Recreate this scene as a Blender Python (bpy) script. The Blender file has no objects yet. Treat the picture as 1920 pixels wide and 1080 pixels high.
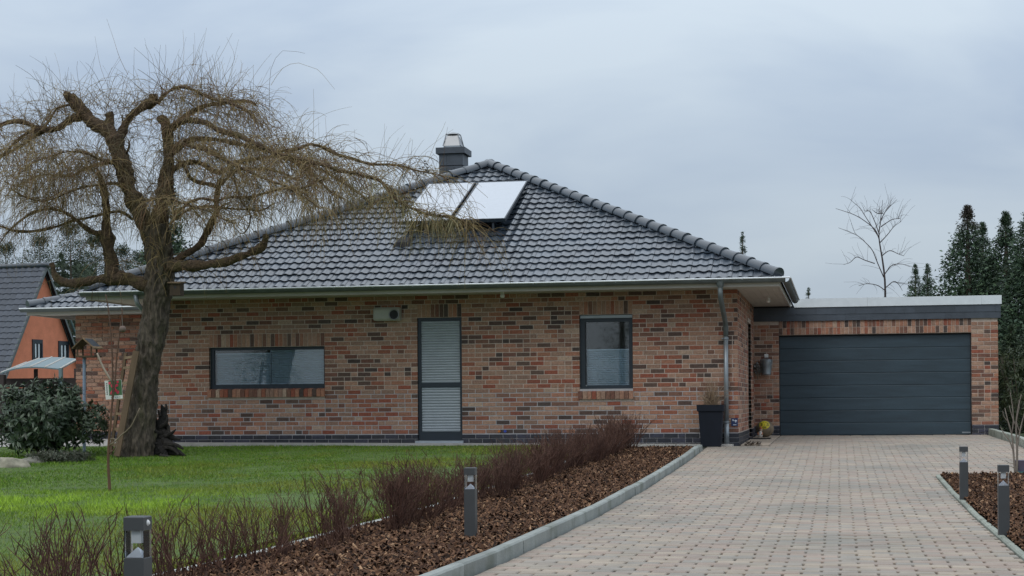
import bpy, math, random
import numpy as np
from mathutils import Vector, Matrix, noise
S = bpy.context.scene
C = S.collection
R = math.radians
rng = np.random.default_rng(11)
random.seed(11)

# ------------------------------------------------------------------ camera
F = 3200.0                       # focal length in pixels of a 1920 wide frame
TH = R(10.83); CAM = Vector((1.85, -30.24, 0.775)); ROLL = 0.008; YH = 754.0
cam_data = bpy.data.cameras.new('camera'); cam = bpy.data.objects.new('camera', cam_data); C.objects.link(cam)
cam_data.sensor_fit = 'HORIZONTAL'; cam_data.sensor_width = 36.0; cam_data.lens = 36.0 * F / 1920
cam_data.shift_y = (YH - 540) / 1920
cam_data.clip_start = 0.1; cam_data.clip_end = 2000
fwd = Vector((-math.sin(TH), math.cos(TH), 0)); rgt = Vector((math.cos(TH), math.sin(TH), 0)); up = Vector((0, 0, 1))
m = Matrix((rgt, up, -fwd)).transposed().to_4x4()
cam.matrix_world = Matrix.Translation(CAM) @ m @ Matrix.Rotation(-ROLL, 4, 'Z')
S.camera = cam

# ------------------------------------------------------------------ sky, sun, exposure
w = bpy.data.worlds.new('World'); S.world = w; w.use_nodes = True
nt = w.node_tree; N = nt.nodes; L = nt.links; N.clear()
out = N.new('ShaderNodeOutputWorld'); bg = N.new('ShaderNodeBackground'); bg.inputs[1].default_value = 0.1
sky = N.new('ShaderNodeTexSky'); sky.sky_type = 'NISHITA'; sky.sun_disc = False
SUN_EL, SUN_AZ = R(42), R(205)
sky.sun_elevation = SUN_EL; sky.sun_rotation = SUN_AZ
tc = N.new('ShaderNodeTexCoord')
mp = N.new('ShaderNodeMapping'); mp.inputs['Scale'].default_value = (1.0, 1.0, 2.6); mp.inputs['Location'].default_value = (0.35, 0.2, 0.1)
no = N.new('ShaderNodeTexNoise'); no.inputs['Scale'].default_value = 3.4; no.inputs['Detail'].default_value = 5; no.inputs['Roughness'].default_value = 0.5
no.inputs['Distortion'].default_value = 0.5
cr = N.new('ShaderNodeValToRGB')
cr.color_ramp.elements[0].position = 0.34; cr.color_ramp.elements[0].color = (3.5, 4.35, 5.65, 1)
cr.color_ramp.elements[1].position = 0.66; cr.color_ramp.elements[1].color = (5.3, 6.1, 6.9, 1)
sep = N.new('ShaderNodeSeparateXYZ')
zr = N.new('ShaderNodeMapRange'); zr.inputs['From Min'].default_value = 0.0; zr.inputs['From Max'].default_value = 1.0
zr.inputs['To Min'].default_value = 0.74; zr.inputs['To Max'].default_value = 2.85
vm = N.new('ShaderNodeVectorMath'); vm.operation = 'SCALE'
mx = N.new('ShaderNodeMix'); mx.data_type = 'RGBA'; mx.inputs[0].default_value = 0.94
L.new(tc.outputs['Generated'], mp.inputs[0]); L.new(mp.outputs[0], no.inputs['Vector']); L.new(no.outputs['Fac'], cr.inputs[0])
L.new(tc.outputs['Generated'], sep.inputs[0]); L.new(sep.outputs['Z'], zr.inputs['Value'])
wz = N.new('ShaderNodeMapRange'); wz.inputs['From Min'].default_value = 0.22; wz.inputs['From Max'].default_value = 0.75; wz.inputs['To Max'].default_value = 0.9; wz.interpolation_type = 'SMOOTHSTEP'
wm = N.new('ShaderNodeMix'); wm.data_type = 'RGBA'; wm.inputs[7].default_value = (4.9, 5.25, 5.65, 1)
L.new(sep.outputs['Z'], wz.inputs['Value']); L.new(wz.outputs[0], wm.inputs[0]); L.new(cr.outputs[0], wm.inputs[6]); L.new(wm.outputs[2], vm.inputs[0]); L.new(zr.outputs[0], vm.inputs['Scale'])
L.new(sky.outputs[0], mx.inputs[6]); L.new(vm.outputs[0], mx.inputs[7]); L.new(mx.outputs[2], bg.inputs[0]); L.new(bg.outputs[0], out.inputs[0])
sun_d = bpy.data.lights.new('sun', 'SUN'); sun_d.energy = 0.6; sun_d.angle = R(30); sun_d.color = (1, 0.95, 0.88)
sun = bpy.data.objects.new('sun', sun_d); C.objects.link(sun)
# sky sun_rotation is measured clockwise from +Y
sd = Vector((math.sin(SUN_AZ) * math.cos(SUN_EL), math.cos(SUN_AZ) * math.cos(SUN_EL), math.sin(SUN_EL)))
sun.rotation_euler = (-sd).to_track_quat('-Z', 'Y').to_euler()
S.view_settings.view_transform = 'Standard'; S.view_settings.look = 'None'; S.view_settings.exposure = 0.08
S.view_settings.gamma = 1.0; S.view_settings.use_curve_mapping = False
S.cycles.max_bounces = 6; S.cycles.transparent_max_bounces = 16

# ------------------------------------------------------------------ where a pixel of the photograph lies in the place
def ray(px, py):
    a = (px - 960) / F; b = (YH - py) / F
    c, s = math.cos(ROLL), math.sin(ROLL)
    return fwd + rgt * (a * c + b * s) + up * (-a * s + b * c)
def on_y(px, py, Y):
    d = ray(px, py); return CAM + d * ((Y - CAM.y) / d.y)
def at_depth(px, py, dep):
    return CAM + ray(px, py) * dep
def project(P):
    v = P - np.array(CAM); d = v @ np.array(fwd); x = v @ np.array(rgt) / d; y = v[..., 2] / d
    c, s = math.cos(ROLL), math.sin(ROLL)
    return 960 + F * (x * c - y * s), YH - F * (x * s + y * c), d
GY = [-200, -26, -20.5, -19, -14, -9.7, -5.3, -3.4, 0, 5.9, 12, 400]
GZ = [-.20, -.235, -.30, -.318, -.315, -.262, -.17, -.115, -.01, .03, .05, .05]
def g(Y): return np.interp(Y, GY, GZ)
def on_ground(px, py, off=0.0):
    d = np.array(ray(px, py)); ts = np.linspace(5, 200, 19501); P = np.array(CAM) + ts[:, None] * d
    return Vector(P[np.argmax(P[:, 2] - g(P[:, 1]) - off < 0)])

# ------------------------------------------------------------------ objects
WL = {}
def tag(o, label=None, cat=None, group=None, kind=None):
    if label: o['label'] = label
    if cat: o['category'] = cat
    if group: o['group'] = group
    if kind: o['kind'] = kind
    return o
def thing(name, label, cat, loc, group=None):
    o = bpy.data.objects.new(name, None); C.objects.link(o); o.location = loc; o.empty_display_size = 0.2
    WL[o] = Vector(loc); return tag(o, label, cat, group)
def adopt(o, parent):
    if parent is not None:
        o.parent = parent; o.matrix_parent_inverse = Matrix.Translation(-WL[parent])
def copy_thing(o, loc, label, group=None, rotz=None):
    def cp(src, par):
        c = src.copy(); C.objects.link(c)
        if par is not None: c.parent = par
        for ch in src.children: cp(ch, c)
        return c
    c = cp(o, None); c.location = loc; WL[c] = Vector(loc); tag(c, label, None, group)
    if rotz is not None: c.rotation_euler.z = rotz
    return c

class MB:
    """collects verts and faces, with a colour ('tone') per face"""
    def __init__(s): s.v = []; s.f = []; s.t = []; s.n = 0
    def add(s, verts, faces, tone=(1, 1, 1)):
        n = s.n; s.v.extend([tuple(p) for p in verts]); s.n += len(verts)
        s.f.extend([tuple(i + n for i in q) for q in faces]); s.t.extend([tone] * len(faces)); return s
    def box(s, a, b, tone=(1, 1, 1), rot=0, pivot=None):
        x0, y0, z0 = a; x1, y1, z1 = b
        V = [(x0, y0, z0), (x1, y0, z0), (x1, y1, z0), (x0, y1, z0), (x0, y0, z1), (x1, y0, z1), (x1, y1, z1), (x0, y1, z1)]
        if rot:
            c, q = math.cos(rot), math.sin(rot); px, py = pivot or ((x0 + x1) / 2, (y0 + y1) / 2)
            V = [(px + (x - px) * c - (y - py) * q, py + (x - px) * q + (y - py) * c, z) for x, y, z in V]
        return s.add(V, [(0, 3, 2, 1), (4, 5, 6, 7), (0, 1, 5, 4), (1, 2, 6, 5), (2, 3, 7, 6), (3, 0, 4, 7)], tone)
    def cbox(s, a, b, ch=0.004, tone=(1, 1, 1)):
        """box whose upper edges are chamfered"""
        x0, y0, z0 = a; x1, y1, z1 = b
        V = []
        for (i, z) in ((0, z0), (0, z1 - ch), (ch, z1)):
            V += [(x0 + i, y0 + i, z), (x1 - i, y0 + i, z), (x1 - i, y1 - i, z), (x0 + i, y1 - i, z)]
        Fc = [(8, 9, 10, 11)]
        for k in (0, 4):
            for i in range(4):
                j = (i + 1) % 4; Fc.append((k + i, k + j, k + 4 + j, k + 4 + i))
        return s.add(V, Fc, tone)
    def tube(s, pts, rad, sides=8, tone=(1, 1, 1), caps=True, fn=None):
        pts = [Vector(p) for p in pts]; n = len(pts)
        if not hasattr(rad, '__len__'): rad = [rad] * n
        V = []; ref = None
        for i, p in enumerate(pts):
            d = (pts[min(i + 1, n - 1)] - pts[max(i - 1, 0)]).normalized()
            if ref is None:
                ref = Vector((0, 1, 0)) if abs(d.y) < 0.8 else Vector((1, 0, 0))
            a = (ref - d * ref.dot(d)).normalized(); ref = a; b = d.cross(a)
            for k in range(sides):
                an = 2 * math.pi * k / sides
                o = a * math.cos(an) + b * math.sin(an)
                r_ = rad[i] * (fn(p + o * rad[i], an, i) if fn else 1)
                V.append(p + o * r_)
        Fc = [(i * sides + k, i * sides + (k + 1) % sides, (i + 1) * sides + (k + 1) % sides, (i + 1) * sides + k)
              for i in range(n - 1) for k in range(sides)]
        if caps: Fc += [tuple(range(sides))[::-1], tuple((n - 1) * sides + k for k in range(sides))]
        return s.add(V, Fc, tone)
    def build(s, name, mat, parent=None, smooth=False):
        me = bpy.data.meshes.new(name); me.from_pydata(s.v, [], s.f)
        at = me.attributes.new('tone', 'FLOAT_COLOR', 'FACE')
        col = np.ones((len(s.f), 4), np.float32); col[:, :3] = np.array(s.t, np.float32).reshape(-1, 3)
        at.data.foreach_set('color', col.ravel())
        me.materials.append(mat)
        if smooth: me.polygons.foreach_set('use_smooth', [True] * len(me.polygons))
        me.update()
        o = bpy.data.objects.new(name, me); C.objects.link(o); WL[o] = Vector((0, 0, 0)); adopt(o, parent); return o
def raw_mesh(name, verts, faces, tones, mat, parent=None, smooth=False):
    """fast mesh from numpy: faces (M,k)"""
    me = bpy.data.meshes.new(name); M, k = faces.shape
    me.vertices.add(len(verts)); me.vertices.foreach_set('co', verts.astype(np.float32).ravel())
    me.loops.add(M * k); me.loops.foreach_set('vertex_index', faces.astype(np.int32).ravel())
    me.polygons.add(M); me.polygons.foreach_set('loop_start', np.arange(0, M * k, k, dtype=np.int32))
    try: me.polygons.foreach_set('loop_total', np.full(M, k, dtype=np.int32))
    except Exception: pass
    if smooth: me.polygons.foreach_set('use_smooth', np.ones(M, bool))
    if tones is not None:
        at = me.attributes.new('tone', 'FLOAT_COLOR', 'FACE'); col = np.ones((M, 4), np.float32); col[:, :3] = tones
        at.data.foreach_set('color', col.ravel())
    me.materials.append(mat); me.update(); me.validate()
    o = bpy.data.objects.new(name, me); C.objects.link(o); WL[o] = Vector((0, 0, 0)); adopt(o, parent); return o
def batch_tubes(P, rad, sides=3):
    """P (n,k,3) poly-lines, rad (n,k): thin tubes, returns verts, quad faces, index of the tube of each face"""
    n, k, _ = P.shape
    d = np.gradient(P, axis=1); d /= np.linalg.norm(d, axis=2, keepdims=True) + 1e-9
    ref = np.where(np.abs(d[:, :1, 1:2]) < .8, np.array([[[0, 1., 0]]]), np.array([[[1., 0, 0]]]))
    a = ref - d * (ref * d).sum(2, keepdims=True); a /= np.linalg.norm(a, axis=2, keepdims=True) + 1e-9
    b = np.cross(d, a)
    an = 2 * np.pi * np.arange(sides) / sides
    V = P[:, :, None] + rad[:, :, None, None] * (a[:, :, None] * np.cos(an)[:, None] + b[:, :, None] * np.sin(an)[:, None])
    i = np.arange(n)[:, None, None] * k * sides; j = np.arange(k - 1)[None, :, None] * sides; q = np.arange(sides)[None, None]
    q2 = (q + 1) % sides
    Fc = np.stack([i + j + q, i + j + q2, i + j + sides + q2, i + j + sides + q], -1)
    return V.reshape(-1, 3), Fc.reshape(-1, 4), np.repeat(np.arange(n), (k - 1) * sides)

# ------------------------------------------------------------------ materials
def mat(name, col=(.5, .5, .5), rough=.7, metal=0.0, tone=False, var=0.15, vscale=8.0, bump=0.0, bscale=40.0, spec=0.5,
        stain=None, sscale=1.0, samt=0.4, stretch=None, fine=None, coat=0.0, bdist=.01):
    """plain surface colour with noise; tone=True multiplies in the per-face colour"""
    M = bpy.data.materials.new(name); M.use_nodes = True; n = M.node_tree.nodes; l = M.node_tree.links
    b = n['Principled BSDF']; b.inputs['Roughness'].default_value = rough; b.inputs['Metallic'].default_value = metal
    b.inputs['Specular IOR Level'].default_value = spec; b.inputs['Coat Weight'].default_value = coat; b.inputs['Coat Roughness'].default_value = .12
    geo = n.new('ShaderNodeNewGeometry'); vec = geo.outputs['Position']
    if stretch:
        mpn = n.new('ShaderNodeMapping'); mpn.inputs['Scale'].default_value = stretch; l.new(vec, mpn.inputs[0]); vec = mpn.outputs[0]
    def noi(scale, det=4.0):
        q = n.new('ShaderNodeTexNoise'); q.inputs['Scale'].default_value = scale; q.inputs['Detail'].default_value = det; l.new(vec, q.inputs['Vector']); return q.outputs['Fac']
    def mul(c, fac, lo, hi):
        mr = n.new('ShaderNodeMapRange'); mr.inputs['From Min'].default_value = .3; mr.inputs['From Max'].default_value = .7
        mr.inputs['To Min'].default_value = lo; mr.inputs['To Max'].default_value = hi; l.new(fac, mr.inputs['Value'])
        v = n.new('ShaderNodeVectorMath'); v.operation = 'SCALE'; l.new(c, v.inputs[0]); l.new(mr.outputs[0], v.inputs['Scale']); return v.outputs[0]
    rgb = n.new('ShaderNodeRGB'); rgb.outputs[0].default_value = (*col, 1); c = rgb.outputs[0]
    if tone:
        at = n.new('ShaderNodeAttribute'); at.attribute_name = 'tone'
        mm = n.new('ShaderNodeVectorMath'); mm.operation = 'MULTIPLY'; l.new(c, mm.inputs[0]); l.new(at.outputs['Color'], mm.inputs[1]); c = mm.outputs[0]
    if var: c = mul(c, noi(vscale), 1 - var, 1 + var)
    if fine: c = mul(c, noi(fine[0], 2.0), 1 - fine[1], 1 + fine[1])
    if stain:
        mr = n.new('ShaderNodeMapRange'); mr.inputs['From Min'].default_value = .52; mr.inputs['From Max'].default_value = .68
        mr.inputs['To Max'].default_value = samt; l.new(noi(sscale, 6.0), mr.inputs['Value'])
        mxn = n.new('ShaderNodeMix'); mxn.data_type = 'RGBA'; l.new(mr.outputs[0], mxn.inputs[0]); l.new(c, mxn.inputs[6]); mxn.inputs[7].default_value = (*stain, 1); c = mxn.outputs[2]
    l.new(c, b.inputs['Base Color'])
    if bump:
        bp = n.new('ShaderNodeBump'); bp.inputs['Strength'].default_value = min(1, bump); bp.inputs['Distance'].default_value = bdist
        l.new(noi(bscale, 6.0), bp.inputs['Height']); l.new(bp.outputs[0], b.inputs['Normal'])
    return M
def glass_mat(name, tint=(.75, .82, .85), fres=1.5, base=0.04):
    M = bpy.data.materials.new(name); M.use_nodes = True; n = M.node_tree.nodes; l = M.node_tree.links; n.clear()
    o = n.new('ShaderNodeOutputMaterial'); t = n.new('ShaderNodeBsdfTransparent'); t.inputs[0].default_value = (*tint, 1)
    gl = n.new('ShaderNodeBsdfGlossy'); gl.inputs['Roughness'].default_value = .02
    fr = n.new('ShaderNodeFresnel'); fr.inputs[0].default_value = fres
    ad = n.new('ShaderNodeMath'); ad.operation = 'ADD'; ad.inputs[1].default_value = base; ad.use_clamp = True
    mxs = n.new('ShaderNodeMixShader'); l.new(fr.outputs[0], ad.inputs[0]); l.new(ad.outputs[0], mxs.inputs[0])
    l.new(t.outputs[0], mxs.inputs[1]); l.new(gl.outputs[0], mxs.inputs[2]); l.new(mxs.outputs[0], o.inputs[0]); return M

M_brick = mat('brick', (1.06, .985, .94), .9, tone=True, var=.22, vscale=26, fine=(130, .34), bump=.6, bscale=90, stain=(.15, .115, .095), sscale=.7, samt=.22)
M_mortar = mat('mortar', (.52, .43, .36), .95, var=.15, vscale=20, bump=.4, bscale=150)
M_clinker = mat('clinker', (.022, .024, .032), .45, tone=True, var=.3, vscale=20)
M_clinker_joint = mat('clinker_joint', (.42, .41, .41), .9)
M_tile = mat('roof_tile', (.028, .041, .056), .30, tone=True, var=.15, vscale=3, fine=(60, .1), spec=.9, coat=.30, stain=(.05, .055, .05), sscale=.8, samt=.25)
M_deck = mat('roof_underlay', (.012, .012, .014), .9)
M_zinc = mat('zinc', (.28, .31, .33), .42, .55, var=.12, vscale=6)
M_zincd = mat('zinc_weathered', (.13, .15, .15), .55, .35, var=.15, vscale=6)
M_trim = mat('painted_trim', (.5, .47, .42), .6, var=.06, vscale=3)
M_frame = mat('anthracite_frame', (.016, .025, .036), .42, var=.08)
M_slat = mat('shutter_slat', (.34, .38, .41), .42, var=.05)
M_door = mat('door_panel', (.028, .050, .066), .45, tone=True, var=.16, vscale=1.6, fine=(40, .10), bump=.25, bscale=25, stretch=(1, 1, 7))
M_blind = mat('pleated_blind', (.62, .68, .72), .8, tone=True, var=.03)
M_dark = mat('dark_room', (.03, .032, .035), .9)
M_glass = glass_mat('window_glass', (.84, .89, .92), 1.5, .05)
M_slate = mat('slate', (.052, .064, .080), .5, tone=True, var=.15, vscale=6, bump=.2)
M_coping = mat('coping_metal', (.70, .74, .76), .4, .1, var=.05)
M_paver = mat('paver', (1.04, .95, .865), .82, tone=True, var=.12, vscale=5, fine=(120, .12), bump=.3, bscale=120, stain=(.16, .165, .145), sscale=.45, samt=.5)
M_sand = mat('joint_sand', (.028, .022, .018), .95, var=.3, vscale=30)
M_kerb = mat('kerb_concrete', (.27, .29, .27), .85, tone=True, var=.12, vscale=4, fine=(90, .1), bump=.3, bscale=80, stain=(.10, .115, .08), sscale=3, samt=.6)
M_concrete = mat('pale_concrete', (.40, .38, .35), .9, var=.12, vscale=5, bump=.2, bscale=80)
M_mulch = mat('bark_mulch', (1.0, .90, .82), .9, tone=True, var=.25, vscale=60, spec=.15)
M_soil = mat('soil', (.045, .03, .022), .95, var=.4, vscale=20, bump=.6, bscale=60)
M_grass = mat('grass_blade', (1, 1, 1), .85, tone=True, var=.08, vscale=3, spec=.08)
M_lawn = mat('lawn_soil', (.07, .115, .02), .95, var=.35, vscale=6, fine=(120, .4))
M_ground = mat('ground_grass', (.05, .075, .025), .95, var=.3, vscale=1.5)
M_bark = mat('willow_bark', (.082, .066, .048), .95, var=.45, vscale=24, bump=1.0, bscale=22, bdist=.05, stretch=(1, 1, .22), stain=(.085, .088, .03), sscale=5, samt=.35, fine=(60, .35))
M_limb = mat('willow_limb', (.085, .056, .032), .95, var=.45, vscale=20, bump=1.0, bscale=26, bdist=.04, stain=(.085, .075, .02), sscale=5, samt=.6, fine=(70, .35))
M_twig = mat('willow_twig', (1, 1, 1), .7, tone=True, var=.15)
M_wood = mat('weathered_wood', (.16, .115, .07), .85, tone=True, var=.25, vscale=8, stretch=(1, 1, .2), bump=.3)
M_darkwood = mat('dark_board', (.035, .026, .023), .8, tone=True, var=.25, vscale=8)
M_root = mat('charred_root', (.014, .012, .010), .9, tone=True, var=.4, vscale=20, bump=.8)
M_leaf = mat('leaf', (1, 1, 1), .45, tone=True, var=.1, spec=.5)
M_needle = mat('needles', (1, 1, 1), .7, tone=True, var=.15, vscale=2)
M_stem = mat('shrub_stem', (1, 1, 1), .8, tone=True, var=.15, spec=.2)
M_alu = mat('bollard_aluminium', (.062, .066, .068), .45, .3, var=.06)
M_clear = glass_mat('clear_plastic', (.96, .97, .98), 1.3, .0)
M_steel = mat('stainless_steel', (.30, .31, .32), .42, .6, var=.03)
M_refl = mat('lamp_reflector', (.72, .74, .78), .35, .3, var=0)
M_white = mat('white_plastic', (.72, .72, .70), .5, var=.03)
M_beige = mat('beige_housing', (.42, .42, .37), .5, var=.04)
M_black = mat('black_plastic', (.012, .012, .014), .5, var=.1)
M_planter = mat('planter_plastic', (.010, .013, .020), .6, var=.1, spec=.2)
M_straw = mat('dry_straw', (1, 1, 1), .8, tone=True, var=.15)
M_stone = mat('stone', (.24, .23, .20), .9, tone=True, var=.3, vscale=7, bump=.7, bscale=20, stain=(.07, .08, .05), sscale=4, samt=.6)
M_render = mat('orange_brick_render', (.66, .225, .125), .9, tone=True, var=.1, vscale=3, fine=(40, .08))
M_collector = mat('collector_glass', (.33, .37, .42), .08, 0, var=.03, spec=1.0, coat=1.0)
M_paint = mat('print', (1, 1, 1), .6, tone=True, var=0)
M_teal = mat('polycarbonate', (.12, .18, .185), .4, var=.08)
M_pole = mat('painted_pole', (.25, .32, .40), .5, var=.05)

# ================================================================== SETTING
def strip_sheet(name, xs, ys, off, mat_, kind='structure', parent=None, rough=0.0):
    xs = list(xs); ys = list(ys); V = []; Fc = []
    for y in ys:
        for x in xs:
            z = float(g(y)) + off + (rough * (noise.noise(Vector((x * 1.3, y * 1.3, 0))) + .6 * noise.noise(Vector((x * 6, y * 6, 3)))) if rough else 0)
            V.append((x, y, z))
    nx = len(xs)
    for j in range(len(ys) - 1):
        for i in range(nx - 1): Fc.append((j * nx + i, j * nx + i + 1, (j + 1) * nx + i + 1, (j + 1) * nx + i))
    mb = MB(); mb.add(V, Fc); o = mb.build(name, mat_, parent, True)
    if kind: o['kind'] = kind
    return o
ys_all = sorted(set([-400, -120, -60, -40] + list(np.arange(-30, 14, 1.0)) + [20, 40, 80, 160, 420]))
strip_sheet('ground', [-500, -150, -60, -30, -10, 0, 10, 30, 60, 150, 500], ys_all, -.11, M_ground)
ys_near = list(np.arange(-26, -.44, .5)) + [-.45]
lawn = strip_sheet('lawn', np.arange(-22, -2.1, .5), ys_near, .03, M_lawn, rough=.02)
bed = strip_sheet('planting_bed', np.arange(-2.12, -.50, .2), list(np.arange(-26, -1.6, .4)), .035, M_soil, rough=.02)
bed2 = strip_sheet('planting_bed', np.arange(3.16, 9.2, .3), list(np.arange(-26, -7.55, .4)), .0, M_soil, rough=.02)
strip_sheet('terrace', [-22, -14.4, -10.86], [-.4, 1, 2.5, 4.35, 9], .03, M_concrete)

# ---- driveway: joint sand sheet + pavers (kept as single stones near the viewer)
drive = strip_sheet('driveway', [-.40, 0, 1, 2, 3.10], list(np.arange(-26, 0.1, .5)) + [.4], -.035, M_sand)
strip_sheet('driveway', [3.10, 4.0, 4.84], list(np.arange(-7.6, 5.9, .5)) + [5.95], -.035, M_sand, None, drive)
strip_sheet('driveway', [0.02, 1.5, 3.10], list(np.arange(.4, 5.9, .5)) + [5.95], -.035, M_sand, None, drive)
for o in list(drive.children): o.name = 'joint_bed'
PW, PL = .158, .237
PAV_T = [(.30, .268, .237), (.285, .268, .242), (.272, .262, .242), (.31, .282, .243), (.258, .254, .238), (.305, .262, .232), (.29, .275, .243), (.272, .242, .22), (.335, .305, .262), (.30, .258, .23)]
def paver_mesh(tone):
    mb = MB(); hx, hy = (PL - .016) / 2, (PW - .004) / 2
    mb.cbox((-hx, -hy, -.05), (hx, hy, 0), .006, tone); o = mb.build('paver', M_paver); me = o.data; bpy.data.objects.remove(o); return me
pav_me = [paver_mesh(t) for t in PAV_T]
pav = []
row = 0; y = -25.0
while y < 5.85:
    off = (row % 2) * PL / 2 + .02 * rng.normal() * .2
    x0, x1 = (-.40, 3.07) if y < -7.62 else ((-.40, 4.84) if y < -.47 else (0.66, 4.84))
    x = -.40 - PL + off
    while x < x1:
        a, b = max(x, x0), min(x + PL, x1)
        if b - a > .05: pav.append((a, b, y))
        x += PL
    y += PW; row += 1
P0 = np.array([((a + b) / 2, yy + PW / 2, float(g(yy))) for a, b, yy in pav])
px_, py_, dd_ = project(P0)
full = np.array([b - a > PL - .001 for a, b, _ in pav])
inside = (px_ > 5) & (px_ < 1915) & (py_ < 1078) & full
order = np.argsort(np.where(inside, dd_, 1e9))[:300]
single = set(int(i) for i in order)
rest = MB()
for i, (a, b, yy) in enumerate(pav):
    yc = yy + PW / 2; z = float(g(yc)) + rng.normal(0, .0016) + .006 * noise.noise(Vector((a * .7, yc * .7, 5)))
    sl = (float(g(yc + .2)) - float(g(yc - .2))) / .4
    low = noise.noise(Vector((a * .55, yc * .55, 1)))
    k = int(np.clip(rng.integers(0, 10), 0, 9))
    if i in single:
        o = bpy.data.objects.new('paver', pav_me[k]); C.objects.link(o); adopt(o, drive)
        o.location = ((a + b) / 2, yc, z); o.rotation_euler = (math.atan(sl), rng.normal(0, .004), rng.normal(0, .006))
    else:
        t = np.array(PAV_T[k]) * (1 + .10 * low)
        x0, x1 = a + .008, b - .008; y0, y1 = yy + .002, yy + PW - .002; zz = [z - sl * PW / 2, z + sl * PW / 2]
        ch = .006; n0 = rest.n
        V = [(x0, y0, z - .05), (x1, y0, z - .05), (x1, y1, z - .05), (x0, y1, z - .05)]
        V += [(x0, y0, zz[0] - ch), (x1, y0, zz[0] - ch), (x1, y1, zz[1] - ch), (x0, y1, zz[1] - ch)]
        V += [(x0 + ch, y0 + ch, zz[0]), (x1 - ch, y0 + ch, zz[0]), (x1 - ch, y1 - ch, zz[1]), (x0 + ch, y1 - ch, zz[1])]
        Fc = [(8, 9, 10, 11)] + [(q + i_, q + (i_ + 1) % 4, q + 4 + (i_ + 1) % 4, q + 4 + i_) for q in (0, 4) for i_ in range(4)]
        rest.add(V, Fc, tuple(t))
tag(rest.build('paver_field', M_paver, drive), kind='stuff')
# smooth slabs beside the house corner and the threshold of the garage
slab = MB()
for (a, b, c, d_) in [(0.15, .65, yy, yy + .49) for yy in np.arange(.05, 5.6, .5)]:
    mb = MB(); zc = float(g((c + d_) / 2)); mb.cbox((a, c + .005, zc - .05), (b - .005, d_, zc + .003 + rng.normal(0, .001)), .004, tuple(np.array((.37, .335, .29)) * (1 + rng.normal(0, .05))))
    mb.build('slab', M_paver, drive)

# ---- kerb between driveway and planting bed, edging stones of the lawn, edging right of the driveway
def kerb_row(name, label, cat, X, w_, y0, y1, step, top, mat_, tone, piece, dx=0.0):
    t = thing(name, label, cat, (X, (y0 + y1) / 2, float(g((y0 + y1) / 2))))
    y = y0
    while y < y1 - .05:
        ye = min(y + step, y1); mb = MB(); j = rng.normal(0, .004); za = float(g(y)) + top; zb = float(g(ye)) + top; ch = .012
        xa = X + j + dx * max(0, (y + 3) / 3); xb = xa + w_
        V = [(xa, y + .004, za - .25), (xb, y + .004, za - .25), (xb, ye - .004, zb - .25), (xa, ye - .004, zb - .25),
             (xa, y + .004, za - ch), (xb, y + .004, za - ch), (xb, ye - .004, zb - ch), (xa, ye - .004, zb - ch),
             (xa + ch, y + .008, za), (xb - ch, y + .008, za), (xb - ch, ye - .008, zb), (xa + ch, ye - .008, zb)]
        Fc = [(8, 9, 10, 11)] + [(q + i_, q + (i_ + 1) % 4, q + 4 + (i_ + 1) % 4, q + 4 + i_) for q in (0, 4) for i_ in range(4)]
        mb.add(V, Fc, tuple(np.array(tone) * (1 + rng.normal(0, .08)))); mb.build(piece, mat_, t); y = ye
    return t
kerb_row('kerb', 'grey weathered concrete kerb between the paved driveway and the shrub bed', 'kerb', -.50, .085, -25, -1.55, 1.0, .095, M_kerb, (1, 1, 1), 'kerb_stone', .06)
kerb_row('lawn_edging', 'pale narrow stone edging between the lawn and the bark bed', 'edging', -2.16, .09, -25, -1.6, .5, .07, M_kerb, (1.35, 1.3, 1.3), 'edging_stone')
kerb_row('bed_edging', 'flush concrete edging along the left side of the right bark bed', 'edging', 3.075, .06, -25, -7.55, 1.0, .012, M_kerb, (1.0, 1.0, .9), 'edging_stone')
kerb_row('driveway_edging', 'raised pale kerb along the right side of the driveway near the garage', 'edging', 4.86, .09, -7.3, 5.85, 1.0, .13, M_kerb, (1.2, 1.2, 1.1), 'edging_stone')
# paved strip at the foot of the front wall
mb = MB(); Y0, Y1 = -.44, .0
for i in range(11):
    xa, xb = -10.85 + i * .99, -10.85 + (i + 1) * .99 - .006
    za, zb = .075 - .065 * (i / 11), .075 - .065 * ((i + 1) / 11)
    V = [(xa, Y0, -.2), (xb, Y0, -.2), (xb, Y1, -.2), (xa, Y1, -.2), (xa, Y0, za), (xb, Y0, zb), (xb, Y1, zb), (xa, Y1, za)]
    mb.add(V, [(4, 5, 6, 7), (0, 1, 5, 4), (1, 2, 6, 5), (2, 3, 7, 6), (3, 0, 4, 7)])
wp = mb.build('path', M_concrete); wp['kind'] = 'structure'

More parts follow.
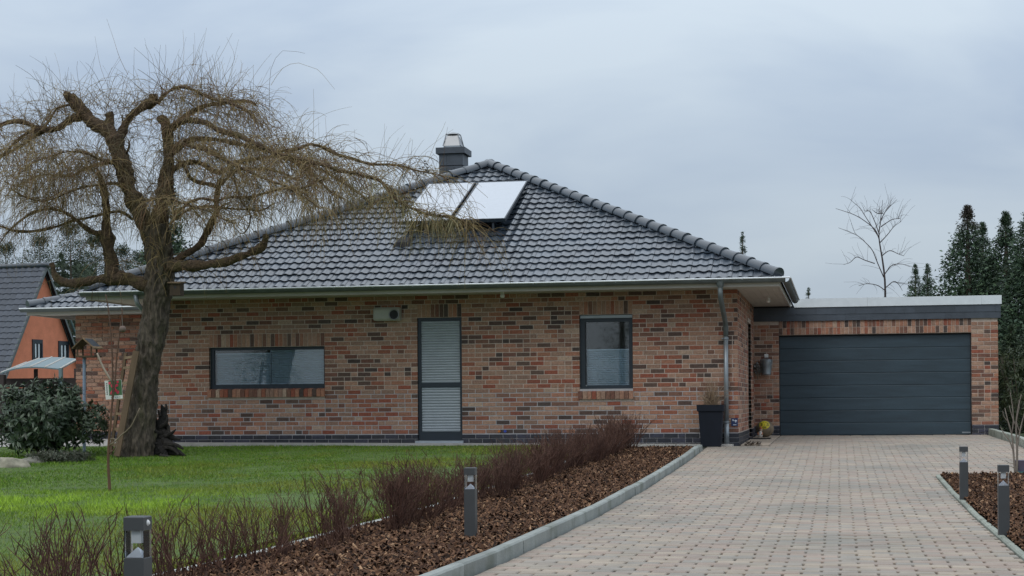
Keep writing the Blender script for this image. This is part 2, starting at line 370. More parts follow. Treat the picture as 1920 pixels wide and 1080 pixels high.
# ================================================================== HOUSE
BP = .0815; BH = .0690; Z0 = .207      # brick course, brick height, top of plinth
TONES = [(.345, .215, .150), (.36, .24, .175), (.34, .195, .135), (.33, .165, .105), (.345, .175, .115), (.30, .20, .148), (.265, .088, .055), (.285, .115, .072),
         (.19, .105, .075), (.17, .085, .062), (.115, .078, .062), (.10, .066, .054), (.072, .056, .05), (.41, .31, .235), (.375, .24, .175), (.27, .175, .13)]
WGT = np.array([11, 8, 9, 7, 6, 8, 7, 8, 7, 6, 5, 5, 4, 3, 8, 7], float); WGT /= WGT.sum()
def brick_geo(mb, L_, H_, tone, D=.06, proud=0.0, org=(0, 0), axis=0):
    """front face looks to -Y, the brick starts at org (x,z)"""
    x0, z0 = org; x1, z1 = x0 + L_, z0 + H_; c = .004; y = -proud
    V = []
    for (i, yy) in ((0, D), (0, y + c), (c, y)):
        V += [(x0 + i, yy, z0 + i), (x1 - i, yy, z0 + i), (x1 - i, yy, z1 - i), (x0 + i, yy, z1 - i)]
    Fc = [(8, 9, 10, 11)] + [(q + i_, q + (i_ + 1) % 4, q + 4 + (i_ + 1) % 4, q + 4 + i_) for q in (0, 4) for i_ in range(4)]
    mb.add(V, Fc, tone)
_bm = {}
def brick_mesh(L_, H_, k, mat_=None, tones=TONES):
    key = (round(L_, 3), round(H_, 3), k, id(tones))
    if key not in _bm:
        mb = MB(); brick_geo(mb, L_, H_, tones[k], org=(-L_ / 2, -H_ / 2)); o = mb.build('brick', mat_ or M_brick); _bm[key] = o.data; bpy.data.objects.remove(o)
    return _bm[key]
CL_T = [(1, 1, 1), (1.5, 1.4, 1.5), (.8, .8, .9), (1.8, 1.7, 1.9), (1.2, 1.1, 1.0)]
def lay(length, zs, openings, seed, toothed=True):
    """wild bond: returns (u0,u1,z) of every brick; openings = (u0,u1,z0,z1)"""
    rg = np.random.default_rng(seed); res = []; prev = []
    for z in zs:
        segs = [(0.0, length)]
        for (a, b, c, d_) in openings:
            if z + BH * .5 > c and z + BH * .5 < d_:
                ns = []
                for (p, q) in segs:
                    if b <= p or a >= q: ns.append((p, q)); continue
                    if a - p > .03: ns.append((p, a))
                    if q - b > .03: ns.append((b, q))
                segs = ns
        cur = []
        for (p, q) in segs:
            u = p; first = True
            while u < q - .02:
                Lb = .24 if rg.random() < .72 else .115
                if first and rg.random() < .5: Lb = .115 if rg.random() < .5 else .1775
                e = u + Lb
                if any(abs(e + .005 - k) < .035 for k in prev): Lb = .115 if Lb > .2 else .24; e = u + Lb
                if q - e < .06: e = q
                res.append((u, min(e, q), z)); cur.append(e + .006); u = e + .0125; first = False
        prev = cur
    return res
def wall_bricks(res, parent_wall, house, place, tones, mat_, limit, seed, keyf, stuff='brickwork', wgt=WGT):
    """place(u,z) -> (world point of the brick's centre on the face, rotation about z)"""
    rg = np.random.default_rng(seed); idx = list(range(len(res)))
    std = [i for i in idx if min(abs(res[i][1] - res[i][0] - .24), abs(res[i][1] - res[i][0] - .115)) < .002]
    std.sort(key=lambda i: keyf(res[i])); pick = set(std[:limit]); mb = MB()
    for i in idx:
        u0, u1, z = res[i]; uc = (u0 + u1) / 2
        ww = wgt.copy()
        if len(tones) == len(TONES):
            cl = noise.noise(Vector((uc * 1.1 + seed, z * 1.5, 0))); ww[8:13] *= max(.25, 1 + 1.6 * cl); ww[13] *= max(.3, 1 - 2 * cl); ww /= ww.sum()
        k = int(rg.choice(len(tones), p=ww)); pos, rz = place(uc, z + BH / 2); pr = rg.normal(0, .0015)
        if i in pick:
            o = bpy.data.objects.new('brick', brick_mesh(round(u1 - u0, 3), BH, k, mat_, tones)); C.objects.link(o); adopt(o, parent_wall)
            o.location = pos + Vector((math.sin(rz), -math.cos(rz), 0)) * pr; o.rotation_euler = (rg.normal(0, .006), rg.normal(0, .004), rz + rg.normal(0, .004))
        else:
            t = tuple(np.array(tones[k]) * (1 + rg.normal(0, .06))); b = MB(); brick_geo(b, u1 - u0, BH, t, proud=pr, org=(-(u1 - u0) / 2, -BH / 2))
            cz, sz = math.cos(rz), math.sin(rz)
            mb.add([(pos.x + x * cz - y * sz, pos.y + x * sz + y * cz, pos.z + zz) for x, y, zz in b.v], b.f, t)
    if mb.n: tag(mb.build(stuff, mat_, house), kind='stuff')
def soldier_row(parent_wall, x0, x1, z0, H_, Yf, seed, proud=0.0, name='soldier_brick', depth=.06, flat=False):
    n = max(1, round((x1 - x0) / .0805)); st = (x1 - x0) / n; rg = np.random.default_rng(seed)
    for i in range(n):
        k = int(rg.choice(len(TONES), p=WGT)); key = ('s', round(st, 3), H_, k, depth, flat)
        if key not in _bm:
            mb = MB()
            if flat:   # sloping sill brick
                a, b = -(st - .008) / 2, (st - .008) / 2; h = H_
                mb.add([(a, 0, 0), (b, 0, 0), (b, depth, .03), (a, depth, .03), (a, 0, h), (b, 0, h), (b, depth, h + .035), (a, depth, h + .035)],
                       [(4, 5, 6, 7), (0, 1, 5, 4), (1, 2, 6, 5), (3, 0, 4, 7), (0, 3, 2, 1)], TONES[k])
            else: brick_geo(mb, st - .009, H_, TONES[k], D=depth, org=(-(st - .009) / 2, 0))
            o = mb.build(name, M_brick); _bm[key] = o.data; bpy.data.objects.remove(o)
        o = bpy.data.objects.new(name, _bm[key]); C.objects.link(o); adopt(o, parent_wall)
        o.location = (x0 + (i + .5) * st, Yf - proud + rg.normal(0, .001), z0); o.rotation_euler = (0, 0, rg.normal(0, .004))

XL = -10.85; XC = .115            # left and right corner of the front block
house = thing('brick_house', 'brick bungalow with dark tiled hipped roof behind the bare willow', 'house', (-5.4, 0, 0))
def wall_with_openings(mb, x0, x1, z0, z1, ya, yb, ops):
    xs = sorted(set([x0, x1] + [v for o in ops for v in o[:2]])); zs = sorted(set([z0, z1] + [v for o in ops for v in o[2:]]))
    for a, b in zip(xs, xs[1:]):
        for c, d_ in zip(zs, zs[1:]):
            xm, zm = (a + b) / 2, (c + d_) / 2
            if not any(o[0] < xm < o[1] and o[2] < zm < o[3] for o in ops): mb.box((a, ya, c), (b, yb, d_))
DOOR = (-5.685, -4.856, .03, Z0 + 26 * BP); W1 = (-9.686, -7.445, 1.045, Z0 + 20 * BP); W2 = (-2.697, -1.740, .955, Z0 + 26 * BP)
mb = MB(); wall_with_openings(mb, XL + .01, XC - .01, Z0, 2.76, .006, .24, [DOOR, W1, W2]); front_wall = mb.build('front_wall', M_mortar, house)
zs = [Z0 + .005 + i * BP for i in range(31)]
def rel(o, a, b): return (o[0] - XL, o[1] - XL, a, b)
ops = [rel(DOOR, 0, DOOR[3] + 3 * BP), rel(W1, Z0 + 8 * BP, W1[3] + 3 * BP), rel(W2, Z0 + 7 * BP, W2[3] + 3 * BP)]
res = lay(XC - XL, zs, ops, 3)
wall_bricks(res, front_wall, house, lambda u, z: (Vector((XL + u, 0, z)), 0), TONES, M_brick, 230, 5, lambda r: -r[0] + (5 if r[2] > 2.3 else 0))
for (o_, s_) in ((DOOR, 1), (W1, 2), (W2, 3)):
    soldier_row(front_wall, o_[0], o_[1], o_[3] + .006, 3 * BP - .010, 0, s_ + 10)
for (o_, s_, zb) in ((W1, 2, .905), (W2, 3, .817)):
    mb = MB(); mb.box((o_[0] - .02, .0, Z0 + (8 if s_ == 2 else 7) * BP), (o_[1] + .02, .1, zb + .13)); mb.build('sill_bed', M_mortar, house)
    soldier_row(front_wall, o_[0] - .03, o_[1] + .01, zb, .134, 0, s_ + 20, .045, 'sill_brick', .16, True)
# dark clinker plinth
mb = MB(); wall_with_openings(mb, XL + .005, XC - .006, -.2, Z0 - .003, .005, .24, [(DOOR[0], DOOR[1], .03, 1)]); plinth = mb.build('plinth', M_clinker_joint, house)
res = lay(XC - XL, [-.038, .0435, .125], [rel(DOOR, .03, 1)], 8)
wall_bricks(res, plinth, house, lambda u, z: (Vector((XL + u, -.012, z)), 0), CL_T, M_clinker, 125, 6, lambda r: -r[0] + (9 if r[2] < 0 and r[0] < 9 else 0), 'plinth_brickwork', np.full(5, .2))
# right side wall with a recessed entrance, and the hidden left walls
mb = MB(); SD = (3.55, 4.75, 0.03, 2.32)
def side_box(a, b, c, d_): mb.box((XC - .24, a, c), (XC - .008, b, d_))
side_box(.24, SD[0], -.2, 2.76); side_box(SD[1], 14, -.2, 2.76); side_box(SD[0], SD[1], SD[3], 2.76)
side_wall = mb.build('side_wall', M_mortar, house)
res = lay(5.88, zs, [(SD[0], SD[1], 0, SD[3] + .05)], 13)
wall_bricks(res, side_wall, house, lambda u, z: (Vector((XC, u, z)), math.pi / 2), TONES, M_brick, 40, 15, lambda r: r[0])
res = lay(5.88, [-.038, .0435, .125], [(SD[0], SD[1], 0, 3)], 14)
wall_bricks(res, plinth, house, lambda u, z: (Vector((XC + .012, u, z)), math.pi / 2), CL_T, M_clinker, 12, 16, lambda r: r[0], 'plinth_brickwork', np.full(5, .2))
mb = MB(); mb.box((XC - .16, SD[0] + .003, .03), (XC - .10, SD[1] - .003, SD[3] - .003)); mb.build('entrance_door', M_frame, house)
mb = MB(); mb.box((XL + .008, .24, -.2), (XL + .24, 4.38, 2.76)); mb.box((-14.41, 4.42, -.2), (XL + .24, 4.62, 2.76)); mb.box((-14.41, 4.62, -.2), (-14.2, 14, 2.76)); mb.box((-14.2, 13.8, -.2), (-.24, 14, 2.76))
back_wall = mb.build('recessed_wall', M_mortar, house)
res = lay(3.55, zs, [], 23)
wall_bricks(res, back_wall, house, lambda u, z: (Vector((-14.42 + u, 4.4, z)), 0), TONES, M_brick, 25, 25, lambda r: abs(r[2] - 1.2))
res = lay(3.55, [.0435, .125], [], 24)
wall_bricks(res, plinth, house, lambda u, z: (Vector((-14.42 + u, 4.39, z)), 0), CL_T, M_clinker, 10, 26, lambda r: r[0], 'plinth_brickwork', np.full(5, .2))

# ---- windows and the shuttered door
def frame_geo(mb, x0, x1, z0, z1, wl, wr, wb, wt, ya, yb):
    mb.box((x0, ya, z0), (x0 + wl, yb, z1)); mb.box((x1 - wr, ya, z0), (x1, yb, z1))
    mb.box((x0 + wl, ya, z0), (x1 - wr, yb, z0 + wb)); mb.box((x0 + wl, ya, z1 - wt), (x1 - wr, yb, z1))
def blind_geo(mb, x0, x1, z0, z1, n, y, tone):
    V = []; Fc = []; k = 2 * n
    for i in range(k + 1):
        z = z0 + (z1 - z0) * i / k; yy = y + (.022 if i % 2 else 0)
        V += [(x0, yy, z), (x1, yy, z)]
    for i in range(k): Fc.append((2 * i, 2 * i + 1, 2 * i + 3, 2 * i + 2))
    mb.add(V, Fc, tone)
# wide window
mb = MB(); frame_geo(mb, W1[0], W1[1], W1[2], W1[3], .075, .035, .10, .055, .07, .15); win = mb.build('window', M_frame, house)
mb = MB(); mb.box((W1[0] + .06, .098, W1[2] + .09), (W1[1] - .03, .102, W1[3] - .05)); mb.build('pane', M_glass, win)
mid = W1[0] + .075 + 1.07
mb = MB(); blind_geo(mb, W1[0] + .08, mid - .01, W1[2] + .10, W1[3] - .12, 13, .17, (.9, .93, .95)); mb.build('blind', M_blind, win)
mb = MB(); blind_geo(mb, mid + .01, W1[1] - .035, W1[2] + .10, W1[3] - .075, 14, .17, (1, 1, 1)); mb.build('blind', M_blind, win)
mb = MB(); mb.box((mid - .006, .155, W1[2] + .1), (mid + .006, .168, W1[3] - .06)); mb.box((W1[0] + .08, .155, W1[3] - .13), (mid - .01, .168, W1[3] - .105), (1.4, 1.4, 1.4)); mb.box((mid + .01, .155, W1[3] - .08), (W1[1] - .035, .168, W1[3] - .06), (1.4, 1.4, 1.4)); mb.box((W1[0] + .08, .155, W1[2] + .1), (W1[1] - .035, .168, W1[2] + .125), (1.4, 1.4, 1.4)); mb.build('blind_rail', M_blind, win)
mb = MB(); mb.box((W1[0], .3, W1[2]), (W1[1], .32, W1[3])); mb.build('room_shade_sheet', M_dark, win)  # added dark sheet, its colour stands for the unlit room
# tall window
x0, x1, z0, z1 = W2
mb = MB(); frame_geo(mb, x0, x1, z0, z1 - .07, .105, .075, .11, .06, .07, .15); win2 = mb.build('window', M_frame, house)
mb = MB(); mb.box((x0 + .015, .03, z1 - .062), (x1 - .01, .15, z1 - .012)); mb.build('shutter_slat', M_slat, win2)
mb = MB(); mb.box((x0 + .002, .075, z1 - .069), (x1 - .002, .2, z1 - .002)); mb.build('shutter_box', M_frame, win2)
mb = MB(); mb.box((x0 + .09, .098, z0 + .1), (x1 - .06, .102, z1 - .12)); mb.build('pane', M_glass, win2)
zb = z0 + .735
mb = MB(); blind_geo(mb, x0 + .11, x1 - .08, z0 + .11, zb, 16, .16, (.95, .97, .97)); mb.build('blind', M_blind, win2)
mb = MB(); mb.box((x0 + .11, .145, zb), (x1 - .08, .165, zb + .022), (1.4, 1.4, 1.4)); mb.build('blind_rail', M_blind, win2)
mb = MB(); mb.box((x0, .75, z0), (x1, .77, z1)); mb.build('room_shade_sheet', M_dark, win2)  # same stand-in: room darkness painted on a sheet behind the pane
mb = MB(); mb.tube([(x0 + .112, .068, z0 + .105), (x0 + .112, .045, z0 + .105)], .012, 10); mb.build('latch', M_steel, win2)
mb = MB(); mb.tube([(x0 + .1, .066, z0 + .1), (x0 + .1, .066, z1 - .14)], .006, 6); mb.build('shutter_rail', M_black, win2)
# door with the roller shutter down
x0, x1, z0, z1 = DOOR
mb = MB(); frame_geo(mb, x0, x1, z0 + .06, z1, .06, .045, .15, .055, .04, .12); dr = mb.build('shuttered_door', M_frame, house)
zm = 1.06
mb = MB(); mb.box((x0 + .06, .045, zm), (x1 - .045, .115, zm + .075)); mb.build('cross_bar', M_frame, dr)
slat_me = None; n_s = 0
def slat_run(za, zb_, n):
    global slat_me
    h = (zb_ - za) / n
    mb = MB(); k = 5; V = []; Fc = []
    for i in range(k + 1):
        t = i / k; V += [(x0 + .062, .075 - .011 * math.sin(math.pi * t) , h * .94 * t), (x1 - .047, .075 - .011 * math.sin(math.pi * t), h * .94 * t)]
    for i in range(k): Fc.append((2 * i, 2 * i + 1, 2 * i + 3, 2 * i + 2))
    mb.add(V, Fc); o = mb.build('slat', M_slat, dr, True); o.location.z = za; o.matrix_parent_inverse = Matrix.Identity(4); adopt(o, dr)
    for i in range(1, n):
        c = o.copy(); C.objects.link(c); c.parent = dr; c.location.z = za + i * h
slat_run(z0 + .215, zm, 16); slat_run(zm + .078, z1 - .058, 24)
mb = MB(); mb.box((x0 + .01, .09, z0 + .08), (x1 - .01, .11, z1 - .01)); mb.build('backing', M_black, dr)
mb = MB(); mb.box((x0 - .03, -.10, z0), (x1 + .03, .12, z0 + .055)); mb.build('door_sill', M_slat, dr)

# ---- roof
EV, PT = -.92, R(25.0); ZE = 2.862; XR = .913; XLe = -11.76; T = math.tan(PT); YB = 3.6; XBl = -15.2
hw = (XR - XLe) / 2; xa = (XR + XLe) / 2; AP = Vector((xa, EV + hw, ZE + hw * T))
roof_mb = MB(); q = AP.z
V = [(XLe, EV, ZE), (XR, EV, ZE), tuple(AP), (XR, 14, ZE), (xa, 14, q), (xa, YB + (xa - XLe), q), (XLe, YB, ZE), (xa, YB + (xa - XBl), q), (XBl, YB, ZE), (XBl, 14, ZE)]
V = [(x, y, z - .045) for x, y, z in V]
roof_mb.add(V, [(0, 1, 2), (1, 3, 4, 2), (0, 2, 5, 6), (6, 5, 7, 8), (8, 7, 9), (7, 4, 9)])
roof = roof_mb.build('roof', M_deck, house)
TW, TG = .36, .31
ROOF_T = [(1, 1, 1), (1.2, 1.2, 1.22), (.8, .8, .83), (1.08, 1.0, 1.02), (1.35, 1.35, 1.38), (.92, .96, 1.0), (1.15, 1.04, 1.04)]
def tile_geo(tone):
    mb = MB(); n = 14; V = []
    def h(t): return .024 * (0.5 + 0.5 * math.cos(2 * math.pi * (t * 2 - .78))) ** 1.6
    rows = ((.002, -.018), (-.023, .021), (-.023, .021), (TG + .02, -.005))
    for (vv, dz) in rows:
        for i in range(n + 1):
            t = i / n; V.append((t * (TW - .007), vv, h(t) + dz))
    Fc = []
    for b in (0, 2 * (n + 1)):
        for i in range(n): Fc.append((b + i, b + i + 1, b + n + 1 + i + 1, b + n + 1 + i))
    mb.add(V, Fc, tone); m1 = 2 * (n + 1); m2 = 3 * (n + 1)
    mb.add([V[n], V[m1 + n], V[m2 + n], (V[m2 + n][0], V[m2 + n][1], -.03), V[0], V[m1], V[m2], (V[m2][0], V[m2][1], -.03)], [(0, 3, 2, 1), (4, 5, 6, 7)], tone)
    return mb
tile_me = []
for t in ROOF_T:
    o = tile_geo(t).build('tile', M_tile); o.data.polygons.foreach_set('use_smooth', [True] * len(o.data.polygons)); tile_me.append(o.data); bpy.data.objects.remove(o)
rot_slope = Matrix.Rotation(PT, 4, 'X')
def tiles(xl, xr, ye, rows, single_limit, clip_left=True, clip_right=True, wl=1.0, wr=-1.0, shift=0.0, parent=None, ze=ZE, rot=None):
    """tile rows on a slope that rises to +Y; left/right borders move by wl/wr metres per metre of run"""
    import bmesh
    cp = math.cos(PT); cells = []
    for r_ in range(rows):
        run0 = r_ * TG * cp; run1 = (r_ + 1) * TG * cp
        la, lb = xl + wl * run0, xl + wl * run1; ra, rb = xr + wr * run0, xr + wr * run1
        x = xl - 4 + shift; x += math.floor((min(la, lb) - x) / TW) * TW
        while x < max(ra, rb):
            if x + TW > min(la, lb):
                cut = x < max(la, lb) + .02 or x + TW > min(ra, rb) - .02
                if not (x + TW < min(la, lb) or x > max(ra, rb)): cells.append((r_, x, cut))
            x += TW
    full_ = sorted([c for c in cells if not c[2]], key=lambda c: (c[0], -c[1]))
    singles = set(full_[:single_limit]); bm = bmesh.new(); base_pts = None
    bm_all = MB()
    for c in cells:
        r_, x, cut = c; run = r_ * TG * cp; k = int(rng.integers(0, len(ROOF_T)))
        M4 = Matrix.Translation((x, ye + run, ze + run * T + rng.normal(0, .0015))) @ rot_slope @ Matrix.Rotation(rng.normal(0, .005), 4, 'X') @ Matrix.Rotation(rng.normal(0, .006), 4, 'Y')
        if c in singles:
            o = bpy.data.objects.new('tile', tile_me[k]); C.objects.link(o); adopt(o, parent)
            o.location = M4.translation; o.rotation_euler = (PT + rng.normal(0, .005), rng.normal(0, .006), rng.normal(0, .006)); continue
        src = tile_geo(ROOF_T[k])
        if not cut: bm_all.add([M4 @ Vector(p) for p in src.v], src.f, ROOF_T[k]); continue
        b2 = bmesh.new(); vs = [b2.verts.new(M4 @ Vector(p)) for p in src.v]
        for f in src.f: b2.faces.new([vs[i] for i in f])
        for side, (x0_, w_) in ((-1, (xl, wl)), (1, (xr, wr))):
            # the border in plan: x = x0 + w*(y-ye)
            nrm = Vector((1, -w_, 0)).normalized() * side
            if len(b2.faces): bmesh.ops.bisect_plane(b2, geom=b2.verts[:] + b2.edges[:] + b2.faces[:], plane_co=Vector((x0_, ye, 0)), plane_no=nrm, clear_outer=True)
        b2.verts.index_update()
        if len(b2.faces): bm_all.add([tuple(v.co) for v in b2.verts], [tuple(v.index for v in f.verts) for f in b2.faces], ROOF_T[k])
        b2.free()
    tag(bm_all.build('tile_field', M_tile, parent, True), kind='stuff')
tiles(XLe, XR, EV, 23, 290, parent=roof)
tiles(XBl, XLe, YB, 20, 0, wr=1.0, parent=roof)
def cap_mesh():
    mb = MB(); n = 10; V = []; Lc = .40
    for (s, r_) in ((0, .128), (.04, .128), (.05, .118), (Lc, .104)):
        for i in range(n + 1):
            a = math.pi * (-.06 + 1.12 * i / n); V.append((s, r_ * math.cos(a), r_ * .95 * math.sin(a)))
    Fc = [(b * (n + 1) + i, b * (n + 1) + i + 1, (b + 1) * (n + 1) + i + 1, (b + 1) * (n + 1) + i) for b in range(3) for i in range(n)]
    mb.add(V, Fc); mb.add([(0, .128 * math.cos(math.pi * (-.06 + 1.12 * i / n)), .122 * math.sin(math.pi * (-.06 + 1.12 * i / n))) for i in range(n + 1)], [tuple(range(n + 1))])
    o = mb.build('ridge_tile', M_tile); me = o.data; me.polygons.foreach_set('use_smooth', [True] * len(me.polygons)); bpy.data.objects.remove(o); return me
cap_me = cap_mesh()
try: bpy.data.meshes[cap_me.name].set_sharp_from_angle(angle=R(35))
except Exception: pass
def cap_row(a, b, lift=.02):
    a = Vector(a); b = Vector(b); d = (b - a); n = int(d.length / .362); d.normalize(); side = Vector((0, 0, 1)).cross(d).normalized(); upv = d.cross(side)
    Mr = Matrix((d, side, upv)).transposed().to_4x4()
    for i in range(n + 1):
        o = bpy.data.objects.new('ridge_tile', cap_me); C.objects.link(o); adopt(o, roof)
        o.matrix_basis = Matrix.Translation(a + d * (i * .362) + upv * (lift + rng.normal(0, .003))) @ Mr @ Matrix.Rotation(rng.normal(0, .012), 4, 'Z')
cap_row((XR - .05, EV + .05, ZE + .03), (AP.x, AP.y, AP.z + .01)); cap_row((XLe + .05, EV + .05, ZE + .03), (AP.x, AP.y, AP.z + .01))
cap_row((XBl + .05, YB + .05, ZE + .03), (xa, YB + xa - XBl, AP.z + .01)); cap_row((xa, AP.y + .1, AP.z + .02), (xa, 13.6, AP.z + .02))

# ---- eaves: gutters, fascias, soffits, downpipe
def gutter(p0, p1, inward, name='gutter'):
    """half-round trough from p0 to p1; inward = unit vector towards the house"""
    p0, p1, inv = Vector(p0), Vector(p1), Vector(inward); mb = MB(); n = 10; V = []; prof = []
    for i in range(n + 1):
        a = math.pi * i / n; prof.append((-math.cos(a) * .072, -math.sin(a) * .072))
    prof = [(-.082, .006), (-.082, -.008), (-.072, .0)] + prof[1:]
    inner = [(x * .95, z * .95 + .003) for x, z in prof[2:]][::-1]
    prof += inner; k = len(prof)
    for p in (p0, p1): V += [tuple(p + inv * x + Vector((0, 0, z))) for x, z in prof]
    mb.add(V, [(i, (i + 1) % k, k + (i + 1) % k, k + i) for i in range(k)]); mb.add([V[i] for i in range(k)], [tuple(range(k))]); mb.add([V[k + i] for i in range(k)], [tuple(range(k))])
    return mb.build(name, M_zincd, house)
gy = EV - .055; zr_ = 2.842
gutter((XLe - .02, gy, zr_), (XR + .07, gy, zr_), (0, 1, 0)); gutter((XR + .07, gy, zr_), (XR + .07, 5.6, zr_), (-1, 0, 0))
gutter((XBl - .06, YB - .055, zr_), (XLe + .55, YB - .055, zr_), (0, 1, 0)); gutter((XLe - .05, EV, zr_), (XLe - .05, YB - .3, zr_), (1, 0, 0))
# bright rim beads
for a, b in (((XLe - .02, gy - .085, zr_ + .004), (XR + .15, gy - .085, zr_ + .004)), ((XBl - .06, YB - .14, zr_ + .004), (XLe + .55, YB - .14, zr_ + .004)), ((XR + .155, gy - .08, zr_ + .004), (XR + .155, 5.6, zr_ + .004))):
    mb = MB(); mb.tube([a, b], .014, 8); mb.build('gutter_bead', M_coping, house)
for x in np.arange(XLe + .5, XR, .72):
    mb = MB(); mb.box((x - .012, gy - .088, zr_ - .02), (x + .012, gy - .0835, zr_ + .008)); mb.build('gutter_bracket', M_zinc, house)
mb = MB(); mb.box((XLe + .03, EV + .03, 2.712), (XR - .03, EV + .06, 2.80)); mb.box((XR - .06, EV + .061, 2.712), (XR - .03, 13, 2.80)); mb.box((XLe + .03, EV + .061, 2.712), (XLe + .06, YB, 2.80)); mb.box((XBl + .03, YB + .03, 2.712), (XLe + .9, YB + .06, 2.80)); mb.box((XBl + .03, YB + .061, 2.712), (XBl + .06, 13, 2.80)); mb.build('fascia', M_trim, house)
mb = MB()
def boards(x0_, x1_, y0_, y1_, along):
    if along == 'y':   # boards run front to back
        for x in np.arange(x0_, x1_ - .01, .12): mb.box((x, y0_, 2.735), (min(x + .117, x1_), y1_, 2.752))
    else:
        for y in np.arange(y0_, y1_ - .01, .12): mb.box((x0_, y, 2.735), (x1_, min(y + .117, y1_), 2.752))
boards(XLe + .06, XR - .06, EV + .06, -.0, 'x'); boards(XC, XR - .06, .002, 6.2, 'y'); boards(XLe + .06, XL, .002, YB, 'y'); boards(XBl + .06, XLe + .06, YB + .06, 4.4, 'x'); boards(XLe + .06, XL + .2, YB + .002, 4.4, 'x')
mb.build('soffit_boards', M_trim, house)
# downpipe with swan neck at the right corner
xp = -.085
mb = MB(); mb.tube([(xp - .03, gy, 2.80), (xp - .03, gy, 2.74), (xp - .03, gy, 2.70)], [.075, .06, .045], 14); mb.build('gutter_outlet', M_zincd, house)
mb = MB(); mb.tube([(xp - .03, gy, 2.71), (xp - .03, gy + .01, 2.55), (xp - .02, gy + .12, 2.44), (xp - .005, -.19, 2.17), (xp, -.085, 2.05), (xp, -.085, 1.9)], [.044] * 6, 14); mb.build('swan_neck', M_zincd, house, True)
mb = MB(); mb.tube([(xp, -.085, 2.02), (xp, -.085, .36)], .041, 14); mb.tube([(xp, -.085, .37), (xp, -.085, -.02)], .047, 14); mb.build('downpipe', M_zinc, house, True)
for z in (1.85, .385):
    mb = MB(); mb.tube([(xp, -.085, z), (xp, -.085, z + .03)], .050, 14); mb.box((xp - .075, -.09, z + .005), (xp - .045, -.0, z + .025)); mb.build('pipe_clip', M_zinc, house)
# second downpipe at the left end of the front block
e = on_y(254, 548, EV - .05); xq = e.x
mb = MB(); mb.tube([(xq, gy, 2.80), (xq + .03, gy + .02, 2.62), (xq + .12, gy + .2, 2.45), (XL - .08, -.2, 2.2), (XL - .08, .06, 2.05), (XL - .08, .06, .02)], .045, 12); mb.build('downpipe', M_zinc, house, True)

# ---- chimney
c0 = on_y(823.3, 320, 7.4); c1 = on_y(867, 320, 7.4); cxm = (c0.x + c1.x) / 2; zt = on_y(845, 288, 7.4).z; wd = c1.x - c0.x
mb = MB(); mb.box((c0.x + .012, 7.412, 4.6), (c1.x - .012, 7.99, zt)); chim = mb.build('chimney', M_deck, house)
rows_c = 5; hz = .26
for r_ in range(7):
    z0_ = zt - (r_ + 1) * hz
    if z0_ < 4.7: break
    for face in range(2):
        n = 2; ln = wd if face == 0 else .6
        edges = [0, ln * (.5 if r_ % 2 else .33), ln] if r_ % 2 == 0 else [0, ln * .66, ln]
        for a, b in zip(edges, edges[1:]):
            mb = MB(); tn = tuple(np.array((1, 1, 1)) * (1 + rng.normal(0, .1)))
            if face == 0: mb.box((c0.x + a + .002, 7.395 - .004, z0_ - .02), (c0.x + b - .002, 7.411, z0_ + hz - .004), tn)
            else: mb.box((c1.x - .011, 7.4 + a + .002, z0_ - .02), (c1.x + .006, 7.4 + b - .002, z0_ + hz - .004), tuple(np.array(tn) * 1.1))
            mb.build('slate', M_slate, chim)
zc = on_y(845, 276, 7.35).z
mb = MB(); mb.box((c0.x - .06, 7.33, zt + .001), (c1.x + .07, 8.07, zc)); mb.build('chimney_cap', M_slate, chim)
za = on_y(848, 274, 7.6).z; zb_ = on_y(848, 249, 7.6).z; xm_ = on_y(848.5, 265, 7.6).x; hb, ht = .20, .125
mb = MB(); mb.box((xm_ - .19, 7.5, zc + .002), (xm_ + .19, 7.9, zc + .06)); mb.build('cowl_collar', M_zinc, chim)
mb = MB(); zz0, zz1 = zc + .06, zb_ - .07; ym = 7.7
mb.add([(xm_ - hb, ym - hb, zz0), (xm_ + hb, ym - hb, zz0), (xm_ + hb, ym + hb, zz0), (xm_ - hb, ym + hb, zz0), (xm_ - ht, ym - ht, zz1), (xm_ + ht, ym - ht, zz1), (xm_ + ht, ym + ht, zz1), (xm_ - ht, ym + ht, zz1)],
       [(0, 1, 5, 4), (1, 2, 6, 5), (2, 3, 7, 6), (3, 0, 4, 7), (4, 5, 6, 7)]); mb.build('cowl', M_steel, chim)
mb = MB(); mb.tube([(xm_, ym, zz1 - .0), (xm_, ym, zz1 + .035)], .10, 12); mb.build('cowl_throat', M_black, chim)
mb = MB(); mb.tube([(xm_, ym, zz1 + .036), (xm_, ym, zz1 + .06), (xm_, ym, zz1 + .085)], [.165, .14, .06], 16); mb.build('cowl_lid', M_steel, chim)
for sx in (-1, 1):
    for sy in (-1, 1):
        mb = MB(); mb.tube([(xm_ + sx * hb, ym + sy * hb, zz0), (xm_ + sx * (ht + .01), ym + sy * (ht + .01), zz1 + .05)], .012, 6); mb.build('cowl_bar', M_steel, chim)
# soffit lamps
lamp_src = None
for (px, py, Y) in ((942, 553, -.5), (1440, 577, 2.6)):
    p = on_y(px, py, Y); mb = MB(); mb.tube([(p.x, Y, 2.734), (p.x, Y, 2.70)], .035, 12); mb.tube([(p.x, Y, 2.70), (p.x, Y, 2.66), (p.x, Y, 2.63)], [.028, .045, .03], 12); mb.build('soffit_lamp', M_white, house, True)

